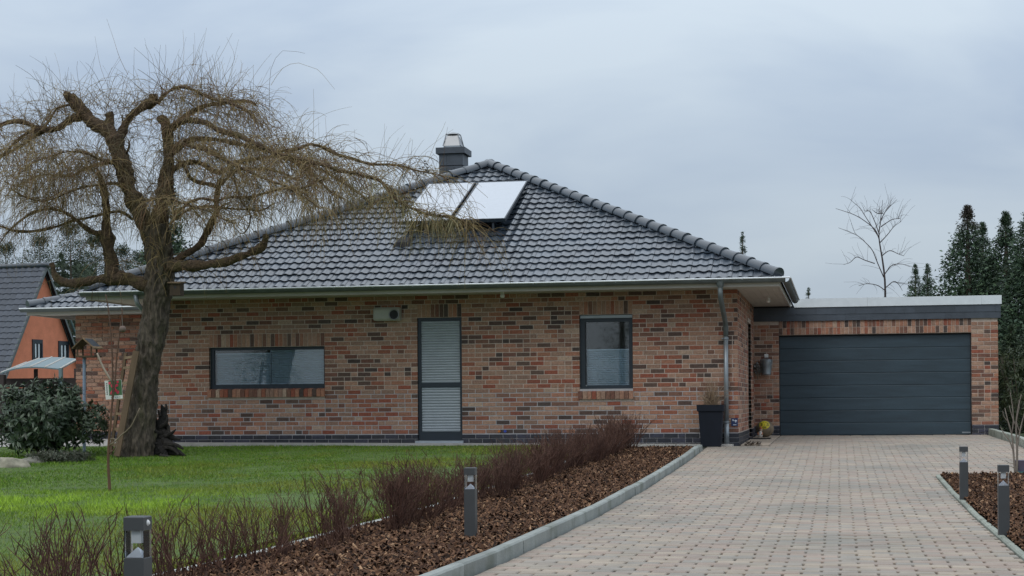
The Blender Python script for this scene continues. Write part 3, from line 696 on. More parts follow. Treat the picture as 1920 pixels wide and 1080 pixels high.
# ================================================================== GARAGE
GY0 = 5.9
gar = thing('garage', 'flat roofed brick garage with a wide anthracite sectional door', 'garage', (2.6, GY0, .03))
GD = (.631, 4.538, .02, 2.13); GX = 5.065
mb = MB(); wall_with_openings(mb, .0, GX - .01, Z0, 2.42, GY0 + .008, GY0 + .24, [(GD[0], GD[1], 0, GD[3])]); mb.box((GX - .25, GY0 + .24, -.1), (GX - .01, 13, 2.42)); gw = mb.build('wall', M_mortar, gar)
res = lay(GX - .001, [Z0 + .03 + i * BP for i in range(27)], [(GD[0], GD[1], 0, 9)], 33)
res = [r for r in res if r[2] + BH < 2.42]
wall_bricks(res, gw, gar, lambda u, z: (Vector((u, GY0, z)), 0), TONES, M_brick, 300, 35, lambda r: -r[0])
for rr in range(2):
    soldier_row(gw, GD[0] - .0, GD[1] + .0, GD[3] + .006 + rr * .146, .137, GY0, 40 + rr)
mb = MB(); mb.box((.0, GY0 + .006, -.15), (GD[0], GY0 + .24, Z0 + .03)); mb.build('plinth', M_clinker_joint, gar); mb = MB(); mb.box((GD[1], GY0 + .006, -.15), (GX - .006, GY0 + .24, Z0 + .03)); gp = mb.build('plinth', M_clinker_joint, gar)
res = lay(GX, [-.005, .0765, .158], [(GD[0], GD[1], -1, 9)], 36)
wall_bricks(res, gp, gar, lambda u, z: (Vector((u, GY0 - .012, z)), 0), CL_T, M_clinker, 60, 37, lambda r: -r[0], 'plinth_brickwork', np.full(5, .2))
mb = MB(); mb.box((GD[0], GY0 + .10, GD[2]), (GD[0] + .02, GY0 + .16, GD[3])); mb.box((GD[1] - .02, GY0 + .10, GD[2]), (GD[1], GY0 + .16, GD[3])); mb.box((GD[0] + .02, GY0 + .10, GD[3] - .02), (GD[1] - .02, GY0 + .16, GD[3])); gd = mb.build('garage_door', M_black, gar)
nP = 8; hp = (GD[3] - .025 - GD[2] - .012) / nP
for i in range(nP):
    zb0 = GD[2] + .012 + i * hp; mb = MB(); x0_, x1_ = GD[0] + .021, GD[1] - .021; V = []; Fc = []; prof = [(0, .008), (.004, .003), (.012, 0), (hp - .012, 0), (hp - .005, .003), (hp - .0015, .008)]
    for z_, y_ in prof: V += [(x0_, GY0 + .115 + y_, zb0 + z_), (x1_, GY0 + .115 + y_, zb0 + z_)]
    for k in range(len(prof) - 1): Fc.append((2 * k, 2 * k + 1, 2 * k + 3, 2 * k + 2))
    mb.add(V, Fc, tuple(np.array((1, 1, 1)) * (1 + rng.normal(0, .03)))); mb.build('panel', M_door, gd)
mb = MB(); mb.box((GD[0] + .01, GY0 + .135, GD[2]), (GD[1] - .01, GY0 + .2, GD[3])); mb.build('seal', M_black, gd)
a = on_y(1804, 812, GY0 + .11); mb = MB(); mb.box((a.x, GY0 + .111, a.z), (a.x + .17, GY0 + .1145, a.z + .028)); mb.build('maker_plate', M_zinc, gd)
# slate fascia in two overlapping rows, metal coping
mb = MB(); mb.box((.01, GY0 - .03, 2.425), (5.10, GY0 + .2, 2.70)); mb.box((5.06, GY0 + .2, 2.425), (5.10, 13, 2.70)); mb.box((.01, GY0 + .2, 2.60), (5.06, 13, 2.66)); mb.box((.01, GY0 - .02, 2.702), (.93, GY0 + .2, 2.733)); fas = mb.build('fascia', M_deck, gar)
for r_ in range(2):
    x = .012 + (-.2 if r_ else 0); z0_, z1_ = (2.418, 2.575) if r_ == 0 else (2.55, 2.70)
    while x < 5.1:
        a, b = max(x, .012), min(x + .40, 5.118)
        if b - a > .03:
            mb = MB(); y0_ = GY0 - .034 - (.010 if r_ else .004) + rng.normal(0, .0008)
            mb.add([(a + .001, y0_ - .004, z0_), (b - .001, y0_ - .004, z0_ + rng.normal(0, .002)), (b - .001, y0_, z1_), (a + .001, y0_, z1_), (a + .001, GY0 - .03, z0_), (b - .001, GY0 - .03, z0_), (b - .001, GY0 - .029, z1_), (a + .001, GY0 - .029, z1_)],
                   [(0, 1, 2, 3), (4, 0, 3, 7), (1, 5, 6, 2), (0, 4, 5, 1), (3, 2, 6, 7)], tuple(np.array((1, 1, 1)) * (1 + rng.normal(0, .08)))); mb.build('slate', M_slate, fas)
        x += .40
for (a, b) in ((.96, 2.45), (2.453, 4.74), (4.743, 5.135)):
    mb = MB(); mb.box((a, GY0 - .07, 2.70), (b, GY0 + .25, 2.885 - .005)); mb.build('coping', M_coping, gar)
mb = MB(); mb.box((5.0, GY0 + .253, 2.70), (5.135, 13, 2.88)); mb.box((.96, GY0 + .253, 2.64), (5.0, 13, 2.68)); mb.build('coping', M_coping, gar)

# ================================================================== WILLOW
tb = on_ground(258, 860, .04); tb.y += .75; tb.z = float(g(tb.y)); WY = tb.y                 # foot of the trunk
willow = thing('willow_tree', 'old pollarded willow with a bare twiggy crown standing on the lawn', 'tree', tb)
def tr(px, py, dy=0.0):                                   # traced point, dy metres behind (+) or before (-) the trunk's plane
    return on_y(px, py, WY + dy)
PXM = 3200 / ((tr(270, 700) - CAM).dot(fwd))              # pixels per metre at the tree
def smooth_path(pts, rad, step=.05):
    """Catmull-Rom through traced points"""
    P = [Vector(p) for p in pts]; P = [2 * P[0] - P[1]] + P + [2 * P[-1] - P[-2]]; rr = [rad[0]] + list(rad) + [rad[-1]]
    out_p, out_r = [], []
    for i in range(1, len(P) - 2):
        n = max(2, int((P[i + 1] - P[i]).length / step))
        for k in range(n):
            t = k / n; a, b, c, d = P[i - 1], P[i], P[i + 1], P[i + 2]
            out_p.append(.5 * ((2 * b) + (c - a) * t + (2 * a - 5 * b + 4 * c - d) * t * t + (3 * b - a - 3 * c + d) * t ** 3)); out_r.append(rr[i] + (rr[i + 1] - rr[i]) * t)
    out_p.append(P[-2]); out_r.append(rr[-2]); return out_p, out_r
def bark_fn(amp, fr):
    def fn(p, an, i):
        a = noise.noise(Vector((p.x * fr, p.y * fr, p.z * fr * .22)))
        b = noise.noise(Vector((p.x * fr * 2.3 + 7, p.y * fr * 2.3, p.z * fr * .6)))
        return 1 + amp * (1 - abs(a) * 2.6) * .9 + amp * .6 * b + amp * .8 * noise.noise(p * 2.2)
    return fn
limbs = []                                                # (points, radii) for the twigs
def limb(trace, wpx, name='limb', sides=12, amp=.10, step=.06, tw=1.0, m=None):
    pts = [tr(*q) for q in trace]; rad = [max(.008, v / 2 / PXM) for v in wpx]
    P, r_ = smooth_path(pts, rad, step)
    wv = [.05 * min(1, 9 * q_) for q_ in r_]; sd_ = len(limbs) * 3.7
    P = [p_ + Vector((noise.noise(p_ * 2.6 + Vector((sd_, 0, 0))), noise.noise(p_ * 2.6 + Vector((0, sd_, 5))), noise.noise(p_ * 2.6 + Vector((9, 0, sd_))))) * (.045 if 0 < i_ < len(P) - 1 else 0) for i_, p_ in enumerate(P)]
    r_ = [q_ * (.90 + .30 * noise.noise(p_ * 5 + Vector((sd_, 0, 0))) + .16 * noise.noise(p_ * 13)) for q_, p_ in zip(r_, P)]
    mb = MB(); mb.tube(P, r_, sides, fn=bark_fn(amp, 13))
    o = mb.build(name, m or M_limb, willow, True)
    if tw: limbs.append((P, r_, tw))
    return o
mb = MB(); P, r_ = smooth_path([tr(*q) for q in [(252, 870), (256, 850), (261, 810), (266, 760), (272, 710), (280, 660), (288, 610), (294, 565), (298, 525), (299, 490), (295, 455), (289, 425)]],
                               [v / 2 / PXM for v in (72, 61, 52, 47, 44, 43, 42, 44, 50, 47, 46, 48)], .02)
mb.tube(P, r_, 90, fn=bark_fn(.22, 15)); mb.build('trunk', M_bark, willow, True)
Lb = [  # main leaders
 ([(284, 440, 0), (262, 398, -.05), (240, 345, -.1), (222, 285, -.15), (206, 250, -.15), (178, 228, -.2), (152, 203, -.25), (130, 174, -.3)], (44, 40, 36, 33, 31, 30, 29, 23), .5),
 ([(294, 440, .05), (300, 395, .1), (311, 335, .15), (318, 285, .15), (312, 235, .1), (300, 222, .1)], (42, 38, 32, 28, 24, 16), .6),
 ([(222, 300, -.1), (228, 250, .05), (245, 222, .1), (265, 205, .1), (284, 190, .1), (288, 176, .1)], (20, 20, 19, 20, 24, 20), .8),
 ([(215, 270, -.1), (205, 235, -.1), (204, 212, -.1)], (26, 24, 22), .5),
 ([(312, 300, .15), (314, 262, .2), (322, 240, .2), (338, 226, .25), (360, 212, .3), (392, 196, .4), (425, 190, .5), (455, 190, .6), (480, 198, .7)], (18, 18, 18, 17, 15, 12, 10, 8, 6), 1.3),
 ([(296, 195, .1), (309, 182, .05), (330, 164, 0), (363, 168, -.1), (394, 184, -.2), (425, 190, -.3), (455, 203, -.4), (480, 222, -.5)], (11, 10, 9, 9, 8, 7, 6, 5), 1.3),
 ([(312, 250, .1), (340, 226, -.2), (375, 229, -.4), (430, 250, -.6), (490, 275, -.8), (545, 296, -1.0), (597, 307, -1.1), (640, 324, -1.2), (680, 331, -1.3), (713, 337, -1.35), (737, 366, -1.4), (787, 398, -1.45), (843, 410, -1.5), (884, 423, -1.5)], (20, 17, 16, 14, 13, 12, 11, 10, 9, 9, 8, 7, 6, 3), 1.5),
 ([(500, 282, -.8), (547, 279, -.6), (588, 271, -.4), (639, 291, -.3), (695, 308, -.2), (733, 307, -.1), (772, 315, 0), (805, 324, .1), (830, 330, .1)], (9, 9, 9, 8, 7, 7, 5, 4, 2), 1.1),
 ([(316, 290, .1), (360, 262, .5), (410, 262, .8), (454, 272, 1.1), (528, 291, 1.5), (602, 318, 1.8), (650, 345, 2.0), (690, 372, 2.1)], (18, 15, 13, 11, 9, 8, 6, 4), 1.4),
 ([(312, 330, .1), (340, 305, .2), (380, 310, .3), (412, 322, .4), (441, 306, .5), (493, 298, .6), (545, 300, .7), (600, 340, .8), (640, 372, .9)], (16, 15, 14, 13, 10, 8, 7, 5, 3), 1.4),
 ([(332, 270, 0), (380, 280, -.7), (430, 305, -1.1), (480, 330, -1.4), (540, 352, -1.7), (600, 390, -1.9)], (12, 10, 9, 7, 6, 3), 1.2),
 ([(330, 400, .1), (360, 378, -.3), (410, 372, -.6), (470, 370, -.9), (520, 358, -1.1), (570, 350, -1.2), (610, 335, -1.3)], (9, 8, 7, 7, 6, 5, 3), 1.0),
 # lower right limb with the standing stub
 ([(305, 500, 0), (322, 500, -.1), (363, 497, -.25), (415, 494, -.35), (456, 482, -.45), (488, 464, -.5), (498, 440, -.5)], (26, 25, 21, 19, 18, 18, 15), .25),
 ([(318, 496, .05), (363, 468, .15), (389, 437, .2), (402, 390, .25), (413, 350, .25), (416, 336, .25)], (22, 18, 16, 15, 16, 11), .9),
 ([(389, 440, .2), (402, 410, .1), (418, 385, .05)], (9, 9, 6), .6),
 ([(405, 350, .25), (360, 335, .3), (350, 318, .2), (335, 300, .1)], (12, 12, 10, 8), .6),
 ([(414, 345, .25), (440, 322, .2), (470, 312, .1), (520, 322, -.1), (560, 338, -.2)], (10, 9, 8, 6, 3), 1.0),
 # lower left limb with the standing side trunk
 ([(285, 540, 0), (262, 532, -.1), (236, 523, -.15), (207, 521, -.2), (166, 525, -.25), (128, 530, -.3), (104, 520, -.3), (96, 493, -.3)], (40, 32, 27, 25, 22, 20, 19, 11), .12),
 ([(208, 522, -.2), (207, 485, -.2), (203, 446, -.2), (198, 405, -.2), (192, 353, -.2), (184, 322, -.2)], (28, 27, 30, 17, 15, 9), .9),
 ([(198, 438, -.2), (172, 436, -.3), (141, 410, -.4), (93, 391, -.5), (52, 402, -.6), (21, 430, -.7), (0, 455, -.7)], (17, 15, 10, 8, 7, 5, 3), .9),
 ([(250, 412, 0), (230, 398, -.1), (207, 397, -.2), (156, 411, -.3), (93, 428, -.4), (41, 432, -.5), (0, 424, -.6), (-40, 428, -.6)], (9, 9, 9, 8, 8, 7, 6, 4), .9),
 # upper left limb leaving the picture
 ([(165, 222, -.2), (136, 223, -.25), (104, 240, -.3), (67, 239, -.35), (31, 228, -.4), (0, 236, -.45), (-50, 258, -.5)], (22, 20, 17, 15, 14, 13, 9), 1.1),
 ([(80, 241, -.3), (50, 252, -.5), (25, 270, -.6), (0, 292, -.7), (-30, 330, -.8)], (12, 9, 8, 7, 4), 1.2),
 ([(100, 240, -.3), (60, 258, -.1), (20, 285, 0), (-20, 305, .1)], (11, 9, 7, 5), 1.2),
 ([(140, 196, -.25), (110, 205, -.1), (85, 235, 0), (60, 245, .1)], (8, 7, 5, 4), 1.0),
 # thin arching boughs on the left
 ([(225, 310, -.1), (190, 300, -.5), (150, 285, -.8), (110, 286, -1.0), (70, 300, -1.2), (40, 322, -1.3)], (9, 7, 6, 5, 4, 2), 1.4),
 ([(230, 345, -.1), (190, 345, -.6), (140, 358, -.9), (90, 375, -1.1), (50, 372, -1.2), (20, 350, -1.2)], (9, 7, 6, 5, 4, 2), 1.4),
 ([(222, 300, 0), (180, 310, .5), (130, 330, .9), (80, 330, 1.2), (30, 350, 1.4)], (9, 7, 5, 4, 2), 1.4),
 ([(250, 380, -.1), (300, 370, -.8), (350, 380, -1.1), (400, 400, -1.3), (440, 420, -1.4)], (8, 7, 5, 4, 2), 1.0),
 ([(320, 420, .1), (350, 395, -.2), (420, 388, -.5), (480, 392, -.7), (515, 380, -.8)], (9, 7, 6, 5, 3), .9),
 ([(440, 330, .2), (450, 370, 0), (470, 405, -.1), (455, 435, -.2), (440, 425, -.2)], (6, 5, 4, 3, 2), .6),
]
for tr_, w_, tw in Lb: limb(tr_, [v * (.84 if max(w_) > 23 else .68) for v in w_], tw=tw, amp=.20 if max(w_) > 13 else .12, sides=22 if max(w_) > 13 else 9, step=.035)
for (a, b) in (((229, 215, -.3), (232, 248, -.3)), ((241, 262, -.25), (237, 288, -.2))):        # pale dead stubs
    limb([a, ((a[0] + b[0]) / 2 + 2, (a[1] + b[1]) / 2, a[2]), b], (3, 4, 4), tw=0, sides=6, amp=.02)
# --- twigs: upright shoots, arching sprays and hanging whips
TW_P = {}; 
def add_twigs(P, r0, tones):      # P (n,k,3)
    k = P.shape[1]; TW_P.setdefault(k, []).append((P, r0, tones))
tw_rng = np.random.default_rng(5)
def twig_tone(n, dark=0.0):
    base = np.array([(.20, .14, .058), (.27, .20, .085), (.12, .08, .04), (.23, .165, .065), (.17, .095, .045)])
    return base[tw_rng.integers(0, 5, n)] * (1 + tw_rng.normal(0, .12, (n, 1))).clip(.6, 1.4)
def curve(o, d0, length, droop, k, wob=.05, up=0.0):
    n = len(o); P = np.zeros((n, k, 3)); P[:, 0] = o; d = d0 / np.linalg.norm(d0, axis=1, keepdims=True); st = (length / (k - 1))[:, None]
    for i in range(1, k):
        d = d + np.array([0, 0, -1]) * (droop[:, None] / (k - 1)) + tw_rng.normal(0, wob, (n, 3)); d /= np.linalg.norm(d, axis=1, keepdims=True); P[:, i] = P[:, i - 1] + d * st
    return P
ZTOP = tr(250, 300).z
def px_guard(P):
    """keeps sprays from running far beyond the photographed outline"""
    return P
seeds = []
for (P, r_, tw) in limbs:
    P = np.array([tuple(p) for p in P]); ln = len(P) * .035
    n = int(50 * ln * tw); idx = tw_rng.integers(0, len(P), n); base = P[idx]; d = np.zeros((n, 3))
    tang = np.gradient(P, axis=0)[idx]; tang /= np.linalg.norm(tang, axis=1, keepdims=True) + 1e-9
    rnd = tw_rng.normal(0, 1, (n, 3)); rnd[:, 2] = np.abs(rnd[:, 2]) * .8; high = np.clip((base[:, 2] - ZTOP + .9) / 1.5, 0, 1)
    # sprays that arch out and hang
    d = rnd * .8 + tang * .7; L_ = tw_rng.uniform(.25, .95, n) * (.7 + .3 * tw); dr_ = tw_rng.uniform(.9, 2.6, n)
    Q = curve(base, d, L_, dr_, 8, .10); add_twigs(Q, tw_rng.uniform(.0032, .0064, n), twig_tone(n))
    # secondary twigs on the sprays
    for rep in range(2):
        m_ = n; j = tw_rng.integers(2, 7, m_); b2 = Q[np.arange(m_), j]; d2 = tw_rng.normal(0, .7, (m_, 3)) + (Q[np.arange(m_), j] - Q[np.arange(m_), j - 1]) * 6
        Q2 = curve(b2, d2, tw_rng.uniform(.12, .5, m_), tw_rng.uniform(.8, 2.4, m_), 5, .10); add_twigs(Q2, tw_rng.uniform(.0024, .0042, m_), twig_tone(m_))
    # straight water shoots on the upper boughs
    pick = (tw_rng.random(n) < high * .30)
    if pick.any():
        b3 = base[pick]; k3 = len(b3); d3 = np.stack([tw_rng.normal(0, .38, k3) + (b3[:, 0] - tb.x) * .10, tw_rng.normal(0, .35, k3), np.full(k3, 1.0)], 1)
        L3 = tw_rng.uniform(.25, 1.0, k3) ** 1.2 * 1.05; Q3 = curve(b3, d3, L3, tw_rng.uniform(-.1, .8, k3), 7, .04); add_twigs(Q3, tw_rng.uniform(.0026, .0042, k3), twig_tone(k3))
# hanging whips under the outer crown and over the roof on the right
def whips(trace, n, lmin, lmax, spread, r0=(.0030, .0052), droop=(1.5, 3.0), tone=None, out=(0, 0)):
    P = np.array([tuple(tr(*q)) for q in trace]); t = tw_rng.uniform(0, len(P) - 1.001, n); i = t.astype(int); f = (t - i)[:, None]; b = P[i] * (1 - f) + P[i + 1] * f
    b = b + tw_rng.normal(0, spread, (n, 3)) * np.array([1, 1.6, .6]); d = tw_rng.normal(0, .7, (n, 3)) + np.array([out[0], 0, out[1]])
    Q = curve(b, d, tw_rng.uniform(lmin, lmax, n), tw_rng.uniform(*droop, n), 8, .09); add_twigs(Q, tw_rng.uniform(*r0, n), twig_tone(n) if tone is None else np.array(tone) * (1 + tw_rng.normal(0, .15, (n, 1))).clip(.6, 1.5))
whips([(640, 330, -1.2), (713, 340, -1.3), (740, 370, -1.4), (800, 400, -1.4), (850, 412, -1.5)], 120, .25, .85, .10, out=(.25, -.3), tone=(.22, .185, .085))
whips([(720, 345, -1.3), (740, 372, -1.4), (775, 395, -1.4), (800, 402, -1.4)], 90, .3, .75, .09, out=(-.15, -.5), tone=(.23, .20, .10))
whips([(800, 402, -1.45), (830, 408, -1.5), (862, 415, -1.5)], 70, .25, .45, .03, out=(0, -.9), tone=(.30, .27, .15))
whips([(540, 400, 0), (600, 390, 0), (660, 370, -.5), (720, 360, -1)], 110, .3, .8, .18, out=(0, -.3), tone=(.23, .19, .10))
whips([(20, 270, -.6), (60, 290, -1), (110, 300, -1), (160, 310, -.6)], 330, .5, 1.5, .22)
whips([(-20, 330, -.6), (40, 340, -1.2), (100, 350, -.9), (150, 370, -.5)], 190, .4, 1.1, .2)
whips([(350, 300, -.5), (420, 320, -1), (500, 330, -1.2), (560, 350, -1.2), (620, 370, -1.2)], 300, .3, 1.0, .22)
whips([(420, 210, .4), (480, 215, .4), (520, 260, 0), (580, 290, -.5), (640, 310, -.6)], 290, .25, .9, .20, out=(.3, .5), droop=(.8, 2.4))
whips([(90, 230, -.3), (150, 200, -.2), (220, 210, 0), (300, 190, 0), (380, 190, 0), (450, 200, 0)], 420, .25, 1.0, .12, out=(0, 1.1), droop=(.2, 1.4))
whips([(225, 240, -.2), (240, 340, -.2), (270, 400, -.25), (300, 340, -.15), (318, 260, 0)], 520, .15, .7, .10, tone=(.13, .10, .055))
whips([(270, 420, -.3), (290, 470, -.3), (300, 520, -.3)], 60, .15, .5, .08)
# a few single long shoots that stand out against the sky
for (pts, r0) in (([(505, 225, -.3), (505, 175, -.3), (508, 130, -.3), (530, 95, -.3), (572, 100, -.3)], .0045), ([(508, 160, -.3), (530, 128, -.3), (560, 118, -.3), (595, 130, -.3), (628, 168, -.3)], .004),
                  ([(240, 140, .1), (225, 110, .1), (212, 70, .1), (200, 35, .1)], .004), ([(415, 150, .2), (440, 110, .2), (425, 70, .2)], .0035), ([(380, 150, 0), (410, 110, 0), (436, 62, 0)], .004),
                  ([(340, 140, 0), (345, 100, 0), (343, 55, 0)], .0035), ([(215, 190, -.2), (190, 130, -.2), (178, 68, -.2)], .0035), ([(560, 260, -.6), (590, 225, -.6), (625, 208, -.6), (660, 200, -.6)], .0035),
                  ([(772, 314, 0), (765, 285, 0), (770, 258, 0)], .003), ([(790, 318, .1), (812, 290, .1), (822, 300, .1)], .004), ([(735, 308, 0), (757, 290, 0), (780, 292, 0)], .003)):
    P, _ = smooth_path([tr(*q) for q in pts], [1] * len(pts), .12); n = 9; ii = np.linspace(0, len(P) - 1, n).round().astype(int)
    add_twigs(np.array([[tuple(P[i]) for i in ii]]), np.array([r0]), twig_tone(1))
Vs, Fs, Ts, n0 = [], [], [], 0
for k, lst in TW_P.items():
    P = np.concatenate([a for a, _, _ in lst]); r0 = np.concatenate([b for _, b, _ in lst]); tn = np.concatenate([c for _, _, c in lst])
    V, Fq, ti = batch_tubes(P, r0[:, None] * np.linspace(1, .45, k)[None], 3); Vs.append(V); Fs.append(Fq + n0); Ts.append(tn[ti]); n0 += len(V)
tag(raw_mesh('twigs', np.concatenate(Vs), np.concatenate(Fs), np.concatenate(Ts), M_twig, willow), kind='stuff')
# withered dark leaves caught in the twig ends beside the chimney
mb = MB()
for i in range(26):
    p = tr(790 + tw_rng.normal(0, 12), 318 + tw_rng.normal(0, 9), -.05 + tw_rng.normal(0, .1)); a = Vector(tw_rng.normal(0, 1, 3)).normalized() * .035; b = Vector(tw_rng.normal(0, 1, 3)).normalized() * .022
    mb.add([p - a, p + b * .8, p + a, p - b], [(0, 1, 2, 3)], (.035, .03, .02))
tag(mb.build('withered_leaves', M_leaf, willow), kind='stuff')

# ---- nest box on the trunk, ladder, root stump
p = tr(331, 541, -.12); nb = thing('nest_box', 'small dark wooden nest box fixed to the right of the willow trunk', 'nest box', (p.x, p.y, p.z - .12))
mb = MB(); mb.box((p.x - .085, p.y - .09, p.z - .12), (p.x + .095, p.y + .09, p.z + .085), (.35, .33, .32)); mb.build('box', M_wood, nb)
mb = MB(); mb.add([(p.x - .11, p.y - .13, p.z + .082), (p.x + .12, p.y - .13, p.z + .075), (p.x + .12, p.y + .11, p.z + .10), (p.x - .11, p.y + .11, p.z + .11), (p.x - .11, p.y - .13, p.z + .10), (p.x + .12, p.y - .13, p.z + .093), (p.x + .12, p.y + .11, p.z + .12), (p.x - .11, p.y + .11, p.z + .13)],
       [(0, 3, 2, 1), (4, 5, 6, 7), (0, 1, 5, 4), (1, 2, 6, 5), (2, 3, 7, 6), (3, 0, 4, 7)], (1.0, .95, .9)); mb.build('lid', M_wood, nb)
mb = MB(); mb.tube([(p.x + .01, p.y - .088, p.z + .015), (p.x + .01, p.y - .0935, p.z + .015)], .022, 12); mb.build('entrance_hole', M_black, nb)
b0 = tr(219, 855, -.45); t0 = tr(256, 658, -.35); b1 = tr(207, 852, -.05); t1 = tr(236, 662, .0)
lad = thing('ladder', 'weathered wooden ladder leaning against the left side of the willow trunk', 'ladder', b0)
def beam(a, b, wd, dp, mat_, name, parent, tone=(1, 1, 1), wdir=None):
    a, b = Vector(a), Vector(b); d = (b - a).normalized(); sx = (wdir or Vector((1, 0, 0))); sx = (sx - d * sx.dot(d)).normalized(); sy = d.cross(sx); V = []
    for p_ in (a, b):
        for (i, j) in ((-1, -1), (1, -1), (1, 1), (-1, 1)): V.append(p_ + sx * i * wd / 2 + sy * j * dp / 2)
    mb = MB(); mb.add(V, [(0, 3, 2, 1), (4, 5, 6, 7), (0, 1, 5, 4), (1, 2, 6, 5), (2, 3, 7, 6), (3, 0, 4, 7)], tone); return mb.build(name, mat_, parent)
beam(b0, t0, .105, .04, M_wood, 'rail', lad, (.75, .7, .66)); beam(b1, t1, .05, .04, M_wood, 'rail', lad, (.8, .75, .7))
for f in (.10, .25, .40, .55, .70, .85, .95):
    a = b1.lerp(t1, f); b = b0.lerp(t0, f); a = a + (a - b).normalized() * .045; beam(a, b, .045, .03, M_wood, 'rung', lad, (1.5, 1.45, 1.35), Vector((0, 0, 1)))
rp = tr(312, 850, .25); stump = thing('root_stump', 'charred dark root stump with splayed roots right of the willow trunk', 'stump', rp)
sr = np.random.default_rng(9)
def root(name, pts, w_, sides=9):
    P, r_ = smooth_path([tr(*q) for q in pts], [v / 2 / PXM for v in w_], .035); mb = MB(); mb.tube(P, r_, sides, fn=bark_fn(.42, 22), tone=tuple(np.array((1, .95, .9)) * sr.uniform(.6, 1.5))); mb.build(name, M_root, stump)
for pts, w_ in (([(300, 845, .1), (312, 838, 0), (325, 842, -.1), (335, 852, -.15)], (10, 8, 5, 3)), ([(306, 820, .1), (322, 812, 0), (330, 805, 0)], (8, 5, 2)), ([(303, 800, .1), (312, 792, .05), (314, 778, .05)], (7, 5, 2)), ([(298, 812, .1), (288, 806, 0), (284, 792, 0)], (7, 5, 2)), ([(310, 832, 0), (330, 834, -.1), (344, 842, -.1)], (8, 6, 3)), ([(302, 856, -.1), (318, 858, -.2), (328, 862, -.2)], (9, 6, 3)), ([(306, 775, .2), (312, 766, .2), (311, 757, .2)], (7, 5, 2)), ([(301, 780, .15), (296, 768, .15)], (6, 2))): root('root', pts, w_, 7)
root('stem', [(300, 856, .2), (302, 820, .2), (304, 790, .2), (307, 770, .2), (303, 759, .2)], (40, 28, 15, 10, 4), 14)
for pts, w_ in (([(305, 825, .15), (318, 835, .05), (332, 846, 0), (348, 856, -.05)], (18, 14, 9, 5)), ([(303, 808, .15), (315, 815, .1), (328, 822, .1), (338, 824, .1)], (14, 10, 7, 4)), ([(298, 830, .1), (306, 846, 0), (313, 858, -.1)], (14, 10, 6)),
                ([(300, 800, .2), (292, 790, .2), (290, 775, .2)], (10, 8, 4)), ([(302, 840, .1), (325, 850, .1), (338, 855, .15)], (14, 9, 5)), ([(308, 790, .2), (315, 800, .15), (316, 812, .1)], (8, 6, 4)), ([(296, 825, .2), (286, 842, .1), (284, 856, .05)], (12, 9, 5))):
    root('root', pts, w_)
mb = MB(); q = tr(291, 745, .3); mb.box((q.x, q.y, q.z - .12), (q.x + .035, q.y + .02, q.z + .12)); o = mb.build('marker_stake', M_white); tag(o, 'short white stake behind the willow trunk above the dark root stump', 'stake')

# ---- sapling, picture card, feeding ball
sp = on_ground(205, 921, .03)
sap = thing('sapling', 'thin bare sapling standing alone on the lawn before the ladder', 'tree', sp)
def st(px, py, dy=0.0): return on_y(px, py, sp.y + dy)
PS = 3200 / ((st(205, 900) - CAM).dot(fwd))
def stem(pts, w_, parent, name='branch', f=st, ps=None, sides=6, mt=None, tone=(.11, .065, .045)):
    P, r_ = smooth_path([f(*q) for q in pts], [v / 2 / (ps or PS) for v in w_], .06); mb = MB(); mb.tube(P, r_, sides, tone=tone, fn=bark_fn(.08, 20)); return mb.build(name, mt or M_stem, parent, True)
stem([(206, 924), (205, 905), (203, 870), (204, 830), (207, 800), (209, 770)], (6.5, 5.5, 5, 5, 4.5, 4), sap, 'trunk', tone=(.12, .07, .042))
stem([(207, 800), (210, 760), (215, 720), (219, 670), (225, 620), (229, 590), (228, 578)], (4, 4, 3.2, 3, 2.8, 2.4, 2), sap)
stem([(208, 790), (211, 735), (211, 690), (209, 640), (204, 585), (198, 552)], (3, 3, 3, 2.7, 2.3, 1.6), sap)
stem([(209, 715), (203, 705), (194, 690), (186, 672), (182, 662)], (3, 4, 4, 3.5, 3), sap, tone=(.32, .27, .21))
stem([(205, 835), (218, 826), (228, 815), (245, 800), (262, 765)], (3.5, 3, 2.5, 2, 1.5), sap, tone=(.2, .16, .11))
stem([(205, 850), (214, 842), (222, 828)], (3, 2.5, 1.5), sap); stem([(204, 826), (212, 822), (220, 830), (214, 850)], (3, 2.5, 2, 1.5), sap, tone=(.2, .16, .11))
stem([(203, 790), (195, 782), (185, 778)], (3, 2, 1.2), sap)
p = st(230, 617); mb = MB()
fb = thing('feed_ball', 'small round bird feed ball hanging high on the thin sapling', 'feed ball', (p.x, p.y, p.z - .05))
for i in range(5):
    pass
V = []; Fc = []; n1, n2 = 12, 8
for j in range(n2 + 1):
    for i in range(n1):
        a = 2 * math.pi * i / n1; b = math.pi * j / n2; rr = .040 * (1 + .12 * noise.noise(Vector((math.cos(a) * 3, math.sin(a) * 3, j)))); V.append((p.x + rr * math.sin(b) * math.cos(a), p.y + rr * math.sin(b) * math.sin(a), p.z + rr * math.cos(b)))
for j in range(n2):
    for i in range(n1): Fc.append((j * n1 + i, j * n1 + (i + 1) % n1, (j + 1) * n1 + (i + 1) % n1, (j + 1) * n1 + i))
mb.add(V, Fc, (.16, .12, .10)); mb.build('ball', M_stem, fb, True)
mb = MB(); mb.tube([(p.x, p.y, p.z + .035), (p.x - .004, p.y, p.z + .16)], .003, 5, tone=(.2, .18, .15)); mb.build('string', M_stem, fb)
a = st(197, 713, .05); b = st(229, 748, .05); cx, cz = (a.x + b.x) / 2, (a.z + b.z) / 2; hwd = (b.x - a.x) / 2; hh = (a.z - b.z) / 2; yc = a.y
card = thing('plant_label', 'printed plant card with red blossoms tied to the sapling', 'plant label', (cx, yc, b.z))
tl = .06
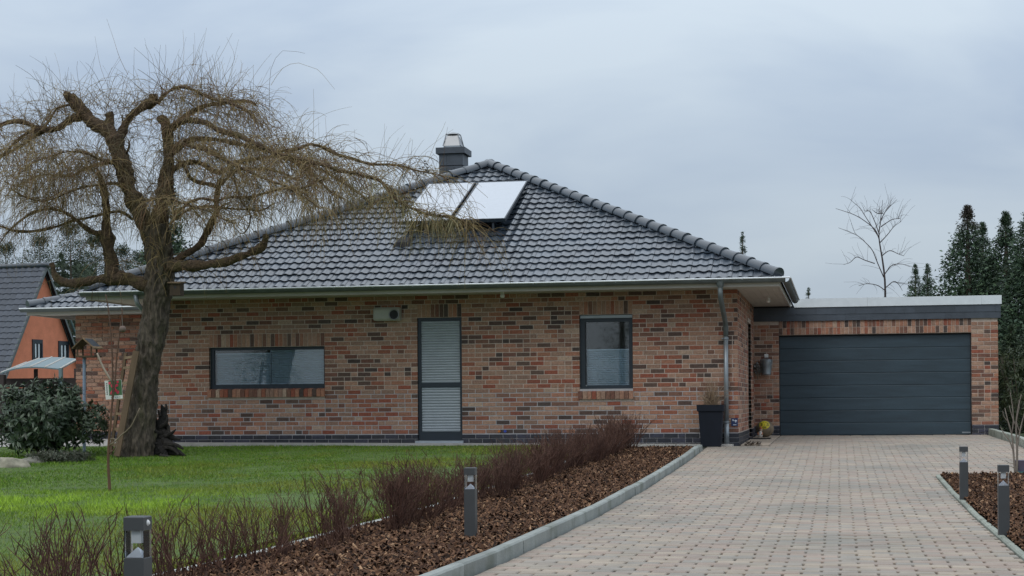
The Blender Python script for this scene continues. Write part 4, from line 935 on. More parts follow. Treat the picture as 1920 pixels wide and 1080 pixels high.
def cq(u0, u1, v0, v1, dy, tone, mb):
    P = [(cx + u * hwd - v * hh * tl, yc - dy, cz + v * hh + u * hwd * tl) for u, v in ((u0, v0), (u1, v0), (u1, v1), (u0, v1))]; mb.add(P, [(0, 1, 2, 3)], tone)
mb = MB(); P = [(cx + u * hwd - v * hh * tl, yc + d, cz + v * hh + u * hwd * tl) for d in (0, .004) for u, v in ((-1, -1), (1, -1), (1, 1), (-1, 1))]
mb.add(P, [(0, 1, 2, 3), (7, 6, 5, 4), (0, 4, 5, 1), (1, 5, 6, 2), (2, 6, 7, 3), (3, 7, 4, 0)], (.62, .63, .58)); mb.build('card', M_paint, card)
mb = MB(); cq(-.55, .98, -.62, .97, .0015, (.05, .13, .05), mb)
for i in range(13):
    u, v = sr.uniform(-.5, .55), sr.uniform(-.45, .8); q = .16
    P = [(cx + (u + q * math.cos(k * math.pi / 4)) * hwd - v * hh * tl, yc - .0025 - .0001 * i, cz + (v + q * math.sin(k * math.pi / 4)) * hh + u * hwd * tl) for k in range(8)]; mb.add(P, [tuple(range(8))], tuple(np.array((.62, .05, .09)) * sr.uniform(.7, 1.2)))
mb.build('printed_picture', M_paint, card)
mb = MB()
for k in range(6): cq(-.86, -.70, -.5 + k * .22, -.36 + k * .22, .0015, (.12, .13, .12), mb)
for k in range(5): cq(-.4 + k * .25, -.25 + k * .25, -.86, -.78, .0015, (.3, .32, .3), mb)
mb.build('lettering', M_paint, card)

# ---- bird table on its pole
bb = on_ground(158, 848, .03); bh = thing('bird_table', 'small roofed bird table on a grey blue pole above the evergreen shrub', 'bird table', bb)
def bt(px, py, dy=0.0): return on_y(px, py, bb.y + dy)
top = bt(158, 668); mb = MB(); mb.tube([(bb.x, bb.y, bb.z - .1), (top.x, bb.y, top.z)], .028, 12); mb.build('pole', M_pole, bh)
c_ = bt(168, 668); mb = MB(); mb.box((c_.x - .20, c_.y - .15, c_.z - .02), (c_.x + .16, c_.y + .15, c_.z + .01), (.6, .55, .5)); mb.build('tray', M_wood, bh)
apx = bt(163, 636); zt_ = apx.z; zl = bt(160, 655).z
for sx, nm, dx in ((-1, 'roof_slope', .20), (1, 'roof_slope', .22)):
    mb = MB(); x0_ = apx.x; x1_ = apx.x + sx * dx; V = []
    for y_ in (c_.y - .19, c_.y + .19): V += [(x0_, y_, zt_), (x1_, y_, zl), (x1_, y_, zl + .022), (x0_, y_, zt_ + .022)]
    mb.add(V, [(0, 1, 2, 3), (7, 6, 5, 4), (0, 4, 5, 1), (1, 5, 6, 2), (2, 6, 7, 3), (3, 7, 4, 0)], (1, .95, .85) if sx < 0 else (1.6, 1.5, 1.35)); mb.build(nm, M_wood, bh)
mb = MB(); V = [(apx.x + .03, c_.y - .16, zt_ + .004), (apx.x + .19, c_.y - .16, zl + .04), (apx.x + .19, c_.y + .16, zl + .04), (apx.x + .03, c_.y + .16, zt_ + .004)]; V = [(x, y, z + .006) for x, y, z in V]; mb.add(V, [(0, 1, 2, 3)]); mb.build('solar_plate', M_slate, bh)
for sx in (-.13, .13):
    for sy in (-.11, .11): mb = MB(); mb.box((apx.x + sx - .012, c_.y + sy - .012, c_.z + .01), (apx.x + sx + .012, c_.y + sy + .012, zl + .05), (.7, .65, .6)); mb.build('post', M_wood, bh)

# ================================================================== SHRUBS, ROCKS
def leaf_cloud(n_clusters, per, centre, radii, leaf_l, leaf_w, tones, seed, shape=None, droop=.2, base_z=None):
    rg = np.random.default_rng(seed); u = rg.normal(0, 1, (n_clusters, 3)); u /= np.linalg.norm(u, axis=1, keepdims=True); rr = rg.uniform(.35, 1.0, n_clusters) ** .55
    lump = np.array([1 + .28 * noise.noise(Vector(tuple(v * 1.7)) + Vector((seed, 0, 0))) + .15 * noise.noise(Vector(tuple(v * 4))) for v in u])
    c = np.array(centre) + u * (rr * lump)[:, None] * np.array(radii)
    if base_z is not None: c[:, 2] = np.maximum(c[:, 2], base_z + rg.uniform(0, .15, n_clusters))
    ax = u + np.array([0, 0, .35]) + rg.normal(0, .35, (n_clusters, 3)); ax /= np.linalg.norm(ax, axis=1, keepdims=True)
    C_ = np.repeat(c, per, 0); A = np.repeat(ax, per, 0); n = len(C_)
    d = rg.normal(0, 1, (n, 3)); d -= A * (d * A).sum(1, keepdims=True) * rg.uniform(.4, 1.0, (n, 1)); d += A * .35; d /= np.linalg.norm(d, axis=1, keepdims=True); d[:, 2] -= droop * rg.random(n); d /= np.linalg.norm(d, axis=1, keepdims=True)
    s_ = np.cross(d, A + rg.normal(0, .2, (n, 3))); s_ /= np.linalg.norm(s_, axis=1, keepdims=True) + 1e-9; nn = np.cross(s_, d)
    Ls = leaf_l * rg.uniform(.7, 1.25, (n, 1)); Ws = leaf_w * rg.uniform(.8, 1.2, (n, 1))
    o = C_ + d * .01
    p0, p1, p2 = o, o + d * Ls * .5 - nn * Ls * .03, o + d * Ls - nn * Ls * .14
    V = np.stack([p0, p1 + s_ * Ws / 2 + nn * Ws * .15, p2, p1 - s_ * Ws / 2 + nn * Ws * .15], 1).reshape(-1, 3); i = np.arange(n)[:, None] * 4
    Fc = i + np.array([[0, 1, 2, 3]]); T_ = np.array(tones)[rg.integers(0, len(tones), n)] * (1 + rg.normal(0, .15, (n, 1))).clip(.5, 1.6)
    return V, Fc, T_
rh = on_ground(82, 856, .03)
rhodo = thing('evergreen_shrub', 'rounded dark evergreen shrub with glossy leaves left of the bird table', 'shrub', rh)
V, Fc, T_ = leaf_cloud(820, 9, (rh.x - .05, rh.y, rh.z + .66), (.80, .75, .60), .125, .036, [(.034, .06, .03), (.05, .082, .042), (.075, .11, .06), (.026, .044, .022), (.10, .13, .08)], 3, base_z=rh.z + .12)
tag(raw_mesh('foliage', V, Fc, T_, M_leaf, rhodo), kind='stuff')
V2, F2, T2 = leaf_cloud(110, 8, (rh.x + .92, rh.y - .1, rh.z + .55), (.30, .3, .34), .095, .034, [(.035, .055, .025), (.05, .075, .035)], 4, base_z=rh.z + .15)
tag(raw_mesh('foliage', V2, F2, T2, M_leaf, rhodo), kind='stuff')
for i in range(12):
    a = sr.uniform(0, 6.28); e_ = Vector((rh.x + .6 * math.cos(a), rh.y + .5 * math.sin(a), rh.z + sr.uniform(.5, 1.0))); m_ = Vector((rh.x + .25 * math.cos(a), rh.y + .2 * math.sin(a), rh.z + .3))
    mb = MB(); mb.tube([Vector((rh.x, rh.y, rh.z - .05)), m_, e_], [.022, .016, .006], 6, tone=(.10, .075, .05)); mb.build('stem', M_stem, rhodo, True)
def boulder(name, px, py, rx, ry, rz, label, seed, tone=(1, 1, 1)):
    p = on_ground(px, py, .03); V = []; Fc = []; n1, n2 = 22, 12
    for j in range(n2 + 1):
        for i in range(n1):
            a = 2 * math.pi * i / n1; b = math.pi * j / n2; v = Vector((math.sin(b) * math.cos(a), math.sin(b) * math.sin(a), math.cos(b))); r_ = 1 + .35 * noise.noise(v * 1.4 + Vector((seed, 0, 0))) + .14 * noise.noise(v * 4 + Vector((0, seed, 0)))
            V.append((p.x + v.x * r_ * rx, p.y + v.y * r_ * ry, p.z + v.z * r_ * rz))
    for j in range(n2):
        for i in range(n1): Fc.append((j * n1 + i, j * n1 + (i + 1) % n1, (j + 1) * n1 + (i + 1) % n1, (j + 1) * n1 + i))
    mb = MB(); mb.add(V, Fc, tone); return tag(mb.build(name, M_stone, None, True), label, 'rock', 'rocks below the evergreen shrub')
boulder('rock', 14, 876, .34, .3, .17, 'largest flat pale rock at the left below the evergreen shrub', 2, (1.2, 1.15, 1.0))
boulder('rock', 62, 868, .2, .2, .09, 'small low rock between the flat rock and the ground cover', 7, (1, 1, .95))
p = on_ground(112, 866, .03); gc = leaf_cloud(420, 10, (p.x, p.y, p.z + .04), (.55, .4, .13), .06, .012, [(.06, .075, .045), (.085, .095, .06), (.045, .06, .03), (.09, .085, .055)], 12, base_z=p.z)
tag(raw_mesh('ground_cover', *gc, M_leaf), 'low grey green creeping conifer below the evergreen shrub', 'ground cover', None, 'stuff')

# ================================================================== HEDGE OF BARE SHRUBS
def shrub_mesh(seed, n_st, h, spread, fork):
    rg = np.random.default_rng(seed); Vs, Fs, Ts, n0 = [], [], [], 0
    a = rg.uniform(0, 6.283, n_st); r0 = rg.uniform(0, .07, n_st); o = np.stack([r0 * np.cos(a), r0 * np.sin(a), np.full(n_st, -.03)], 1)
    sp_ = rg.uniform(.1, 1, n_st) * spread; d = np.stack([sp_ * np.cos(a), sp_ * np.sin(a), np.ones(n_st)], 1)
    def grow(o, d, L_, k, wob, upw):
        n = len(o); P = np.zeros((n, k, 3)); P[:, 0] = o; d = d / np.linalg.norm(d, axis=1, keepdims=True)
        for i in range(1, k):
            d = d + rg.normal(0, wob, (n, 3)) + np.array([0, 0, upw]); d /= np.linalg.norm(d, axis=1, keepdims=True); P[:, i] = P[:, i - 1] + d * (L_ / (k - 1))[:, None]
        return P
    def put(P, r_, base):
        nonlocal n0
        k = P.shape[1]; V, Fq, ti = batch_tubes(P, r_[:, None] * np.linspace(1, .5, k)[None], 3); tn = np.array([(.075, .036, .026), (.10, .052, .037), (.055, .028, .022), (.13, .072, .052)])[rg.integers(0, 4, len(P))] * base
        Vs.append(V); Fs.append(Fq + n0); Ts.append(tn[ti]); n0 += len(V)
    P = grow(o, d, h * rg.uniform(.7, 1.05, n_st) * .8, 6, .10, .03); put(P, rg.uniform(.0034, .0058, n_st), 1)
    for lev, (cnt, Lm, r_) in enumerate(((fork, .42, .0031), (fork, .24, .0024))):
        n = len(P) * cnt; i = np.repeat(np.arange(len(P)), cnt); j = rg.integers(1, P.shape[1] - 1, n) if lev == 0 else rg.integers(1, P.shape[1], n)
        b = P[i, j]; dd = P[i, j] - P[i, j - 1]; dd /= np.linalg.norm(dd, axis=1, keepdims=True) + 1e-9; dd = dd + rg.normal(0, .55, (n, 3)) * np.array([1, 1, .5]); dd[:, 2] = np.abs(dd[:, 2]) + .15
        P = grow(b, dd, h * Lm * rg.uniform(.5, 1.1, n), 4, .14, .08); put(P, rg.uniform(.7, 1.3, n) * r_, 1.1)
        if lev == 0 and fork < 2: pass
    V = np.concatenate(Vs); V[:, 2] = np.where(V[:, 2] > h * 1.02, h * 1.02 - (V[:, 2] - h * 1.02) * .1, V[:, 2])
    return V, np.concatenate(Fs), np.concatenate(Ts)
dense = [shrub_mesh(100 + i, 20, .58, .50, 3) for i in range(4)]; thin = [shrub_mesh(200 + i, 12, .56, .50, 2) for i in range(5)]; mid_ = [shrub_mesh(300 + i, 20, .60, .46, 3) for i in range(3)]
shr_me = {}
def shrub(kind, i, loc, rz, sc, label, group):
    key = (kind, i); name = 'bare_shrub'
    if key not in shr_me:
        V, Fq, T_ = {'d': dense, 't': thin, 'm': mid_}[kind][i]; o = raw_mesh(name, V, Fq, T_, M_stem); shr_me[key] = o.data
    else: o = bpy.data.objects.new(name, shr_me[key]); C.objects.link(o)
    o.location = loc; o.rotation_euler.z = rz; o.scale = (sc, sc, sc * sr.uniform(.92, 1.08)); return tag(o, label, 'shrub', group)
LD = 'brown leafless shrub in the dense part of the clipped row near the house'
LM = 'brown leafless shrub in the bushy clump of the row left of the bollard'
LT = 'sparse leafless shrub with few stems in the near part of the row'
y = -1.9
while y > -24.4:
    x = -1.80 + .08 * sr.normal() + (.12 if y > -6 else 0); z = float(g(y)) + .03
    if y > -13.2: shrub('d', int(sr.integers(0, 4)), (x, y, z), sr.uniform(0, 6.28), sr.uniform(.88, 1.1) * (1.12 if y > -4 else 1), LD, 'bare shrubs along the driveway bed'); y -= sr.uniform(.26, .36)
    elif -16.9 < y < -15.3: shrub('m', int(sr.integers(0, 3)), (x, y, z), sr.uniform(0, 6.28), sr.uniform(.95, 1.1), LM, 'bare shrubs along the driveway bed'); y -= sr.uniform(.25, .34)
    else: shrub('t', int(sr.integers(0, 5)), (x, y, z), sr.uniform(0, 6.28), sr.uniform(.8, 1.08), LT, 'bare shrubs along the driveway bed'); y -= sr.uniform(.20, .31)
hs = sorted([o for o in C.objects if o.name.startswith('bare_shrub')], key=lambda o: -o.location.y)
hs[0]['label'] = 'leafless shrub at the house end of the row closest to the dark planter'
mn = min(hs, key=lambda o: (o.location.y + 17.25) ** 2); mn['label'] = 'sparse leafless shrub just left of the foot of the slim bollard'
# wire plant cage among the far shrubs
pc = on_ground(1050, 833, .02); cage = thing('plant_support', 'thin black wire plant support standing at the wall behind the shrubs', 'plant support', pc)
for dx in (0, .42):
    mb = MB(); mb.tube([(pc.x + dx, pc.y, pc.z - .05), (pc.x + dx, pc.y, pc.z + .38)], .005, 6); mb.build('rod', M_black, cage)
for dz in (.2, .37):
    mb = MB(); mb.tube([(pc.x - .01, pc.y, pc.z + dz), (pc.x + .43, pc.y, pc.z + dz)], .004, 6); mb.build('rail', M_black, cage)

# ================================================================== BARK MULCH AND LAWN BLADES
def chips(name, x0, x1, y0, y1, off, density, seed, label):
    rg = np.random.default_rng(seed); n = int((x1 - x0) * (y1 - y0) * density); y = y0 + (y1 - y0) * rg.random(n) ** 1.15; x = rg.uniform(x0, x1, n)
    qx, qy, qd = project(np.stack([x, y, g(y)], 1)); keep = (qx > -150) & (qx < 2700) & (qy < 1180); x, y = x[keep], y[keep]; n = len(x)
    z = g(y) + off + rg.uniform(0, .022, n); a = rg.uniform(0, 6.283, n); tl = rg.normal(0, .45, n); L_ = rg.uniform(.018, .052, n); W_ = rg.uniform(.007, .016, n)
    d = np.stack([np.cos(a) * np.cos(tl), np.sin(a) * np.cos(tl), np.sin(tl)], 1); rl = rg.normal(0, .5, n); s_ = np.stack([-np.sin(a) * np.cos(rl), np.cos(a) * np.cos(rl), np.sin(rl)], 1); nn = np.cross(d, s_)
    c = np.stack([x, y, z], 1); th = rg.uniform(.003, .007, (n, 1)); e = lambda u, v, h: c + d * (L_ * u)[:, None] + s_ * (W_ * v)[:, None] + nn * th * h
    V = np.stack([e(-1, -.7, 0), e(1, -1, 0), e(.8, 1, 0), e(-1, .8, 0), e(-.9, -.6, 1), e(.95, -.9, 1), e(.7, .9, 1), e(-.95, .7, 1)], 1).reshape(-1, 3)
    Fq = (np.arange(n)[:, None, None] * 8 + np.array([[4, 5, 6, 7], [0, 1, 5, 4], [1, 2, 6, 5], [2, 3, 7, 6], [3, 0, 4, 7]])[None]).reshape(-1, 4)
    pal = np.array([(.075, .042, .026), (.11, .064, .040), (.045, .026, .018), (.19, .115, .07), (.024, .016, .012), (.32, .22, .14), (.13, .08, .055)]); T_ = pal[rg.choice(7, n, p=[.22, .2, .18, .14, .14, .05, .07])] * rg.uniform(.75, 1.25, (n, 1))
    o = raw_mesh(name, V, Fq, np.repeat(T_, 5, 0), M_mulch); return tag(o, label, 'bark mulch', None, 'stuff')
chips('mulch', -2.06, -.52, -22, -1.62, .045, 1700, 1, 'brown bark mulch covering the long bed beside the driveway')
chips('mulch', 3.15, 9.1, -20, -7.62, .012, 1500, 2, 'brown bark mulch covering the bed right of the driveway')
def LUSH_Y(x): return -13.3 - .12 * (x + 6)
def blades(n, seed):
    rg = np.random.default_rng(seed)
    # points spread evenly over the picture so that near grass is not too thin: mix of ground-uniform and distance-weighted
    y = np.where(rg.random(n) < .5, rg.uniform(-24, -.47, n), -24 + 23.5 * rg.random(n) ** 1.7); x = rg.uniform(-17, -2.17, n)
    qx, qy, qd = project(np.stack([x, y, g(y)], 1)); keep = (qx > -120) & (qy < 1150) & (x < -2.17)
    x, y, qd = x[keep], y[keep], qd[keep]; n = len(x)
    nz = np.array([noise.noise(Vector((a * .45, b * .45, 0))) for a, b in zip(x, y)]); nf = np.array([noise.noise(Vector((a * 2.2, b * 2.2, 4))) for a, b in zip(x, y)])
    lush = np.exp(-((y - LUSH_Y(x)) / 1.7) ** 2) * np.clip((-4.2 - x) / 1.0, 0, 1); lush = lush * np.clip(.8 + 1.4 * nf + .8 * nz, 0, 1.25)
    L_ = rg.uniform(.022, .05, n) * (1 + .5 * nz.clip(0, 1) + 1.2 * lush + .4 * nf.clip(0, 1)); W_ = rg.uniform(.0022, .004, n) * (qd / 17).clip(.8, 1.7)
    a = rg.uniform(0, 6.283, n); ln = rg.uniform(.1, .8, n); d = np.stack([np.cos(a) * ln, np.sin(a) * ln, np.ones(n)], 1); d /= np.linalg.norm(d, axis=1, keepdims=True); b = rg.uniform(0, 6.283, n); s_ = np.stack([np.cos(b), np.sin(b), np.zeros(n)], 1)
    o = np.stack([x, y, g(y) + .025 + .02 * nz], 1); tip = o + d * L_[:, None] + np.stack([np.cos(a), np.sin(a), -np.ones(n) * .4], 1) * (L_ * .3)[:, None]
    V = np.stack([o - s_ * W_[:, None], o + s_ * W_[:, None], tip], 1).reshape(-1, 3); Fq = np.arange(3 * n).reshape(-1, 3)
    pal = np.array([(.105, .20, .024), (.125, .225, .03), (.08, .16, .02), (.165, .245, .036), (.23, .24, .07)]); T_ = pal[rg.choice(5, n, p=[.3, .27, .25, .12, .06])]
    yel = np.clip(.3 + 1.1 * nz + .7 * nf + .55 * (x + 5.5) / 3, 0, 1)[:, None]; T_ = T_ * (1 - .7 * yel) + np.array((.23, .22, .045)) * .7 * yel
    T_ = T_ * (1 - .85 * lush[:, None].clip(0, 1)) + np.array((.33, .50, .055)) * .85 * lush[:, None].clip(0, 1); T_ *= rg.uniform(.7, 1.3, (n, 1))
    return tag(raw_mesh('grass', V, Fq, T_, M_grass), 'short green lawn grass with a brighter lush streak', 'grass', None, 'stuff')
blades(520000, 7)

# ================================================================== THINGS ON THE HOUSE
# solar collectors: plane a little flatter than the roof, lower edge lifted
PC = R(22.8); nrm = Vector((0, -math.sin(PC), math.cos(PC)))
tl_ = ray(986, 337); yt = AP.y - .85
ref = on_y(986, 337, yt)
# foot of the plane: passes .16 above the roof surface at the upper edge
yref = None
for yy in np.arange(1.0, 6.0, .01):
    q_ = on_y(986, 337, float(yy))
    if q_.z - (ZE + (yy - EV) * T) < .17: yref = q_; break
ref = yref or ref
def on_col(px, py):
    d = ray(px, py); return CAM + d * ((ref - CAM).dot(nrm) / d.dot(nrm))
def collector(tl, tr2, br, bl, label):
    P = [on_col(*q) for q in (bl, br, tr2, tl)]
    P[1].y = P[0].y; P[2].y = P[3].y
    xl_, xr_ = (P[0].x + P[3].x) / 2, (P[1].x + P[2].x) / 2; yb, yt_ = P[0].y, P[3].y
    zf = lambda y: ref.z + (y - ref.y) * math.tan(PC)
    t = thing('solar_collector', label, 'solar collector', (xl_, yb, ZE + (yb - EV) * T), 'solar collectors on the roof')
    def slab_(mb, x0, x1, y0, y1, h0, h1, tone=(1, 1, 1)):
        o = nrm; V = [Vector((x, y, zf(y))) + o * h for h in (h0, h1) for x, y in ((x0, y0), (x1, y0), (x1, y1), (x0, y1))]
        mb.add(V, [(0, 3, 2, 1), (4, 5, 6, 7), (0, 1, 5, 4), (1, 2, 6, 5), (2, 3, 7, 6), (3, 0, 4, 7)], tone)
    mb = MB(); fw = .028
    slab_(mb, xl_, xr_, yb, yb + fw, -.065, 0); slab_(mb, xl_, xr_, yt_ - fw, yt_, -.065, 0); slab_(mb, xl_, xl_ + fw, yb + fw, yt_ - fw, -.065, 0); slab_(mb, xr_ - fw, xr_, yb + fw, yt_ - fw, -.065, 0)
    mb.build('frame', M_frame, t)
    mb = MB(); slab_(mb, xl_ + fw, xr_ - fw, yb + fw, yt_ - fw, -.012, -.006); mb.build('glass', M_collector, t)
    mb = MB(); slab_(mb, xl_ + fw, xr_ - fw, yb + fw, yt_ - fw, -.06, -.05); mb.build('back_panel', M_black, t)
    for x in (xl_ + .25, xr_ - .25):
        mb = MB(); zr0 = ZE + (yb + .1 - EV) * T; mb.box((x - .02, yb + .06, zr0 + .02), (x + .02, yb + .10, zf(yb + .08) - .09)); mb.box((x - .02, yt_ - .10, ZE + (yt_ - .1 - EV) * T + .02), (x + .02, yt_ - .06, zf(yt_ - .08) - .09)); mb.build('bracket', M_frame, t)
    return t, xl_, xr_, yb, yt_
cR = collector((888, 341), (986, 337), (952, 410), (856, 412), 'right solar collector on the roof with clear reflecting glass')
cL = collector((786, 344), (884, 341), (851, 412), (764, 415), 'left solar collector on the roof half covered by willow twigs')
# dark connection box on the tiles below the left collector
a = on_col(742, 440); tb_ = on_y(752, 452, float(a.y) - .35)
for yy in np.arange(-.5, 5, .01):
    q_ = on_y(752, 452, float(yy))
    if q_.z - (ZE + (yy - EV) * T) < .06: tb_ = q_; break
vb = thing('roof_vent', 'dark vent hood on the tiles below the left solar collector', 'vent', tb_)
mb = MB(); V = []
for (x, y, h) in ((-.12, -.2, .02), (.22, -.2, .02), (.22, .2, .02), (-.12, .2, .02), (-.04, -.17, .10), (.16, -.17, .10), (.16, .16, .08), (-.04, .16, .08)):
    yy = tb_.y + y; V.append((tb_.x + x, yy, ZE + (yy - EV) * T + h))
mb.add(V, [(4, 5, 6, 7), (0, 1, 5, 4), (1, 2, 6, 5), (2, 3, 7, 6), (3, 0, 4, 7)]); mb.build('hood', M_deck, vb)

# ventilation housing beside the door
vh = thing('ventilation_unit', 'beige ventilation housing with a round black outlet beside the shuttered door', 'ventilation unit', (-6.22, -.05, 2.27))
mb = MB(); n = 10; V = []
xa0, xb0, z0_, z1_ = -6.467, -5.976, 2.275, 2.52
prof = [(0, z0_), (-.13, z0_), (-.165, z0_ + .03), (-.17, z0_ + .06), (-.17, z1_ - .06), (-.16, z1_ - .03), (-.13, z1_), (0, z1_)]; k = len(prof)
for x in (xa0, xa0 + .03, xb0 - .03, xb0):
    s_ = .92 if x in (xa0, xb0) else 1.0; zc_ = (z0_ + z1_) / 2
    V += [(x, y_ * s_, zc_ + (z - zc_) * s_) for y_, z in prof]
mb.add(V, [(b * k + i, b * k + (i + 1) % k, (b + 1) * k + (i + 1) % k, (b + 1) * k + i) for b in range(3) for i in range(k)]); mb.add(V[:k], [tuple(range(k))]); mb.add(V[-k:], [tuple(range(k))]); mb.build('housing', M_beige, vh, False)
pc_ = on_y(739, 590, -.17)
def ring(mb, c, r0, r1, y0, y1, n=28, tone=(1, 1, 1)):
    V = []
    for (r_, y_) in ((r0, y0), (r1, y0), (r1, y1), (r0, y1)):
        for i in range(n): a = 2 * math.pi * i / n; V.append((c.x + r_ * math.cos(a), y_, c.z + r_ * math.sin(a)))
    mb.add(V, [(b * n + i, b * n + (i + 1) % n, ((b + 1) % 4) * n + (i + 1) % n, ((b + 1) % 4) * n + i) for b in range(4) for i in range(n)], tone)
mb = MB(); ring(mb, pc_, .082, .098, -.200, -.168); mb.build('outlet_ring', M_steel, vh, True)
mb = MB(); V = [(pc_.x + .082 * math.cos(2 * math.pi * i / 28), -.178, pc_.z + .082 * math.sin(2 * math.pi * i / 28)) for i in range(28)]; mb.add(V, [tuple(range(28))]); mb.build('outlet_hole', M_black, vh)
for dx in (-.02, .02):
    mb = MB(); mb.box((pc_.x + dx - .003, -.193, pc_.z - .077), (pc_.x + dx + .003, -.185, pc_.z + .077)); mb.build('outlet_bar', M_black, vh)

# planter with dry grass
pl = thing('planter', 'tall dark tapered planter holding dry ornamental grass beside the downpipe', 'planter', (-.365, -.33, -.01))
xp0, xp1 = on_y(1308, 759, -.45).x, on_y(1358, 759, -.45).x; cxp = (xp0 + xp1) / 2; hwp = (xp1 - xp0) / 2; zt_ = on_y(1330, 759, -.45).z; cyp = -.40
mb = MB(); V = []
for (h, z) in ((hwp * .74, -.02), (hwp * .90, zt_ - .115), (hwp, zt_ - .11), (hwp * 1.02, zt_), (hwp * .92, zt_), (hwp * .88, zt_ - .06)):
    V += [(cxp + sx * h, cyp + sy * h, z) for sx, sy in ((-1, -1), (1, -1), (1, 1), (-1, 1))]
mb.add(V, [(b * 4 + i, b * 4 + (i + 1) % 4, (b + 1) * 4 + (i + 1) % 4, (b + 1) * 4 + i) for b in range(5) for i in range(4)]); mb.build('pot', M_planter, pl)
mb = MB(); h = hwp * .89; z = zt_ - .055; mb.add([(cxp - h, cyp - h, z), (cxp + h, cyp - h, z), (cxp + h, cyp + h, z), (cxp - h, cyp + h, z)], [(0, 1, 2, 3)]); mb.build('potting_soil', M_soil, pl)
og = thing('ornamental_grass', 'dry straw coloured tuft of grass growing in the dark planter', 'plant', (cxp, cyp, zt_ - .05))
gr = np.random.default_rng(21); n = 230; a = gr.uniform(0, 6.28, n); sp_ = gr.uniform(0, .75, n) ** 1.3; d = np.stack([np.cos(a) * sp_, np.sin(a) * sp_, np.ones(n)], 1); d /= np.linalg.norm(d, axis=1, keepdims=True)
P = np.zeros((n, 7, 3)); P[:, 0] = np.array([cxp, cyp, zt_ - .06]) + np.stack([gr.normal(0, .05, n), gr.normal(0, .05, n), np.zeros(n)], 1); Lg = gr.uniform(.2, .55, n)
for i in range(1, 7):
    d = d + np.stack([np.cos(a), np.sin(a), -np.ones(n) * 1.6], 1) * (.10 * sp_)[:, None] * i * .5 + gr.normal(0, .04, (n, 3)); d /= np.linalg.norm(d, axis=1, keepdims=True); P[:, i] = P[:, i - 1] + d * (Lg / 6)[:, None]
V, Fq, ti = batch_tubes(P, np.full((n, 1), .0035) * np.linspace(1, .35, 7)[None], 3); tn = np.array([(.30, .20, .12), (.36, .26, .17), (.18, .12, .075), (.26, .20, .13)])[gr.integers(0, 4, n)]
tag(raw_mesh('blades', V, Fq, tn[ti], M_straw, og), kind='stuff')
# small blue sign low at the corner
sa, sb = on_y(1373, 784, -.02), on_y(1384, 799, -.02); sx0, sx1, sz0, sz1 = -.10, -.005, sb.z, sa.z
sa, sb = on_y(1373.2, 784, -.02), on_y(1384, 799, -.02); sx0, sx1 = sa.x, min(sb.x, .0) if False else sb.x
sx1 = XC - .006; sx0 = sx1 - .115
sg = thing('sign', 'small blue sign with white print low on the brick corner by the downpipe', 'sign', ((sx0 + sx1) / 2, -.02, sz0)); 
mb = MB(); mb.box((sx0, -.028, sz0), (sx1, -.016, sz1), (.012, .03, .10)); mb.build('plate', M_paint, sg)
mb = MB(); W_, H_ = sx1 - sx0, sz1 - sz0; s0 = lambda u, v: (sx0 + u * W_, -.0295, sz0 + v * H_)
for poly in ([(.12, .78), (.30, .88), (.42, .70), (.28, .62)], [(.45, .68), (.62, .80), (.88, .74), (.85, .60), (.60, .55)], [(.55, .55), (.75, .52), (.68, .42)]): mb.add([s0(*q) for q in poly], [tuple(range(len(poly)))], (.6, .65, .72))
for u in (.30, .44, .56, .68): mb.add([s0(u, .12), s0(u + .08, .12), s0(u + .08, .24), s0(u, .24)], [(0, 1, 2, 3)], (.6, .65, .72))
mb.build('print', M_paint, sg)
# two coloured reflector dots on the wall right of the door
for (px, tn, nm) in ((936, (.5, .16, .03), 'orange'), (947, (.04, .08, .42), 'blue')):
    p = on_y(px, 808.5, -.02); mb = MB(); mb.tube([(p.x, -.03, p.z), (p.x, -.0, p.z)], .024, 12, tone=tn); o = mb.build('wall_marker', M_paint); tag(o, nm + ' round marker low on the brick wall right of the door', 'marker')

# ================================================================== BOLLARD LAMPS
def bollard(loc, label, h=.565, wd=.085):
    t = thing('bollard_light', label, 'bollard', loc, 'bollard lights beside the driveway'); x, y, z = loc; q_ = wd / 2
    mb = MB(); mb.cbox((x - q_, y - q_, z - .12), (x + q_, y + q_, z + h - .165), .002); mb.build('post', M_alu, t)
    mb = MB(); mb.cbox((x - q_, y - q_, z + h - .055), (x + q_, y + q_, z + h), .004); mb.build('cap', M_alu, t)
    za, zb2 = z + h - .165, z + h - .055
    for (s0_, s1_) in (((-q_ + .001, -q_ + .001), (q_ - .001, -q_ + .003)), ((-q_ + .001, q_ - .003), (q_ - .001, q_ - .001)), ((-q_ + .001, -q_ + .0035), (-q_ + .003, q_ - .0035)), ((q_ - .003, -q_ + .0035), (q_ - .001, q_ - .0035))):
        mb = MB(); mb.box((x + s0_[0], y + s0_[1], za + .001), (x + s1_[0], y + s1_[1], zb2 - .001)); mb.build('pane', M_clear, t)
    mb = MB(); k_ = q_ - .006; mb.add([(x - k_, y - k_, za + .002), (x + k_, y - k_, za + .002), (x + k_, y + k_, za + .002), (x - k_, y + k_, za + .002), (x, y, za + .042)], [(0, 1, 4), (1, 2, 4), (2, 3, 4), (3, 0, 4), (3, 2, 1, 0)]); mb.build('reflector', M_refl, t)
    mb = MB(); mb.box((x - .019, y - .019, zb2 - .052), (x + .019, y + .019, zb2 - .001)); mb.build('lamp', M_white, t)
    for sx in (-1, 1):
        for sy in (-1, 1): mb = MB(); mb.box((x + sx * (q_ - .007) - .0025, y + sy * (q_ - .007) - .0025, za), (x + sx * (q_ - .007) + .0025, y + sy * (q_ - .007) + .0025, zb2)); mb.build('rod', M_clear, t)
    return t
bz1 = on_y(250, 969, -23.85)
b1_ = bollard((on_y(246, 969, -23.85).x + .01, -23.81, bz1.z - .565), 'large nearest bollard light with a white sensor dot, before the lawn')
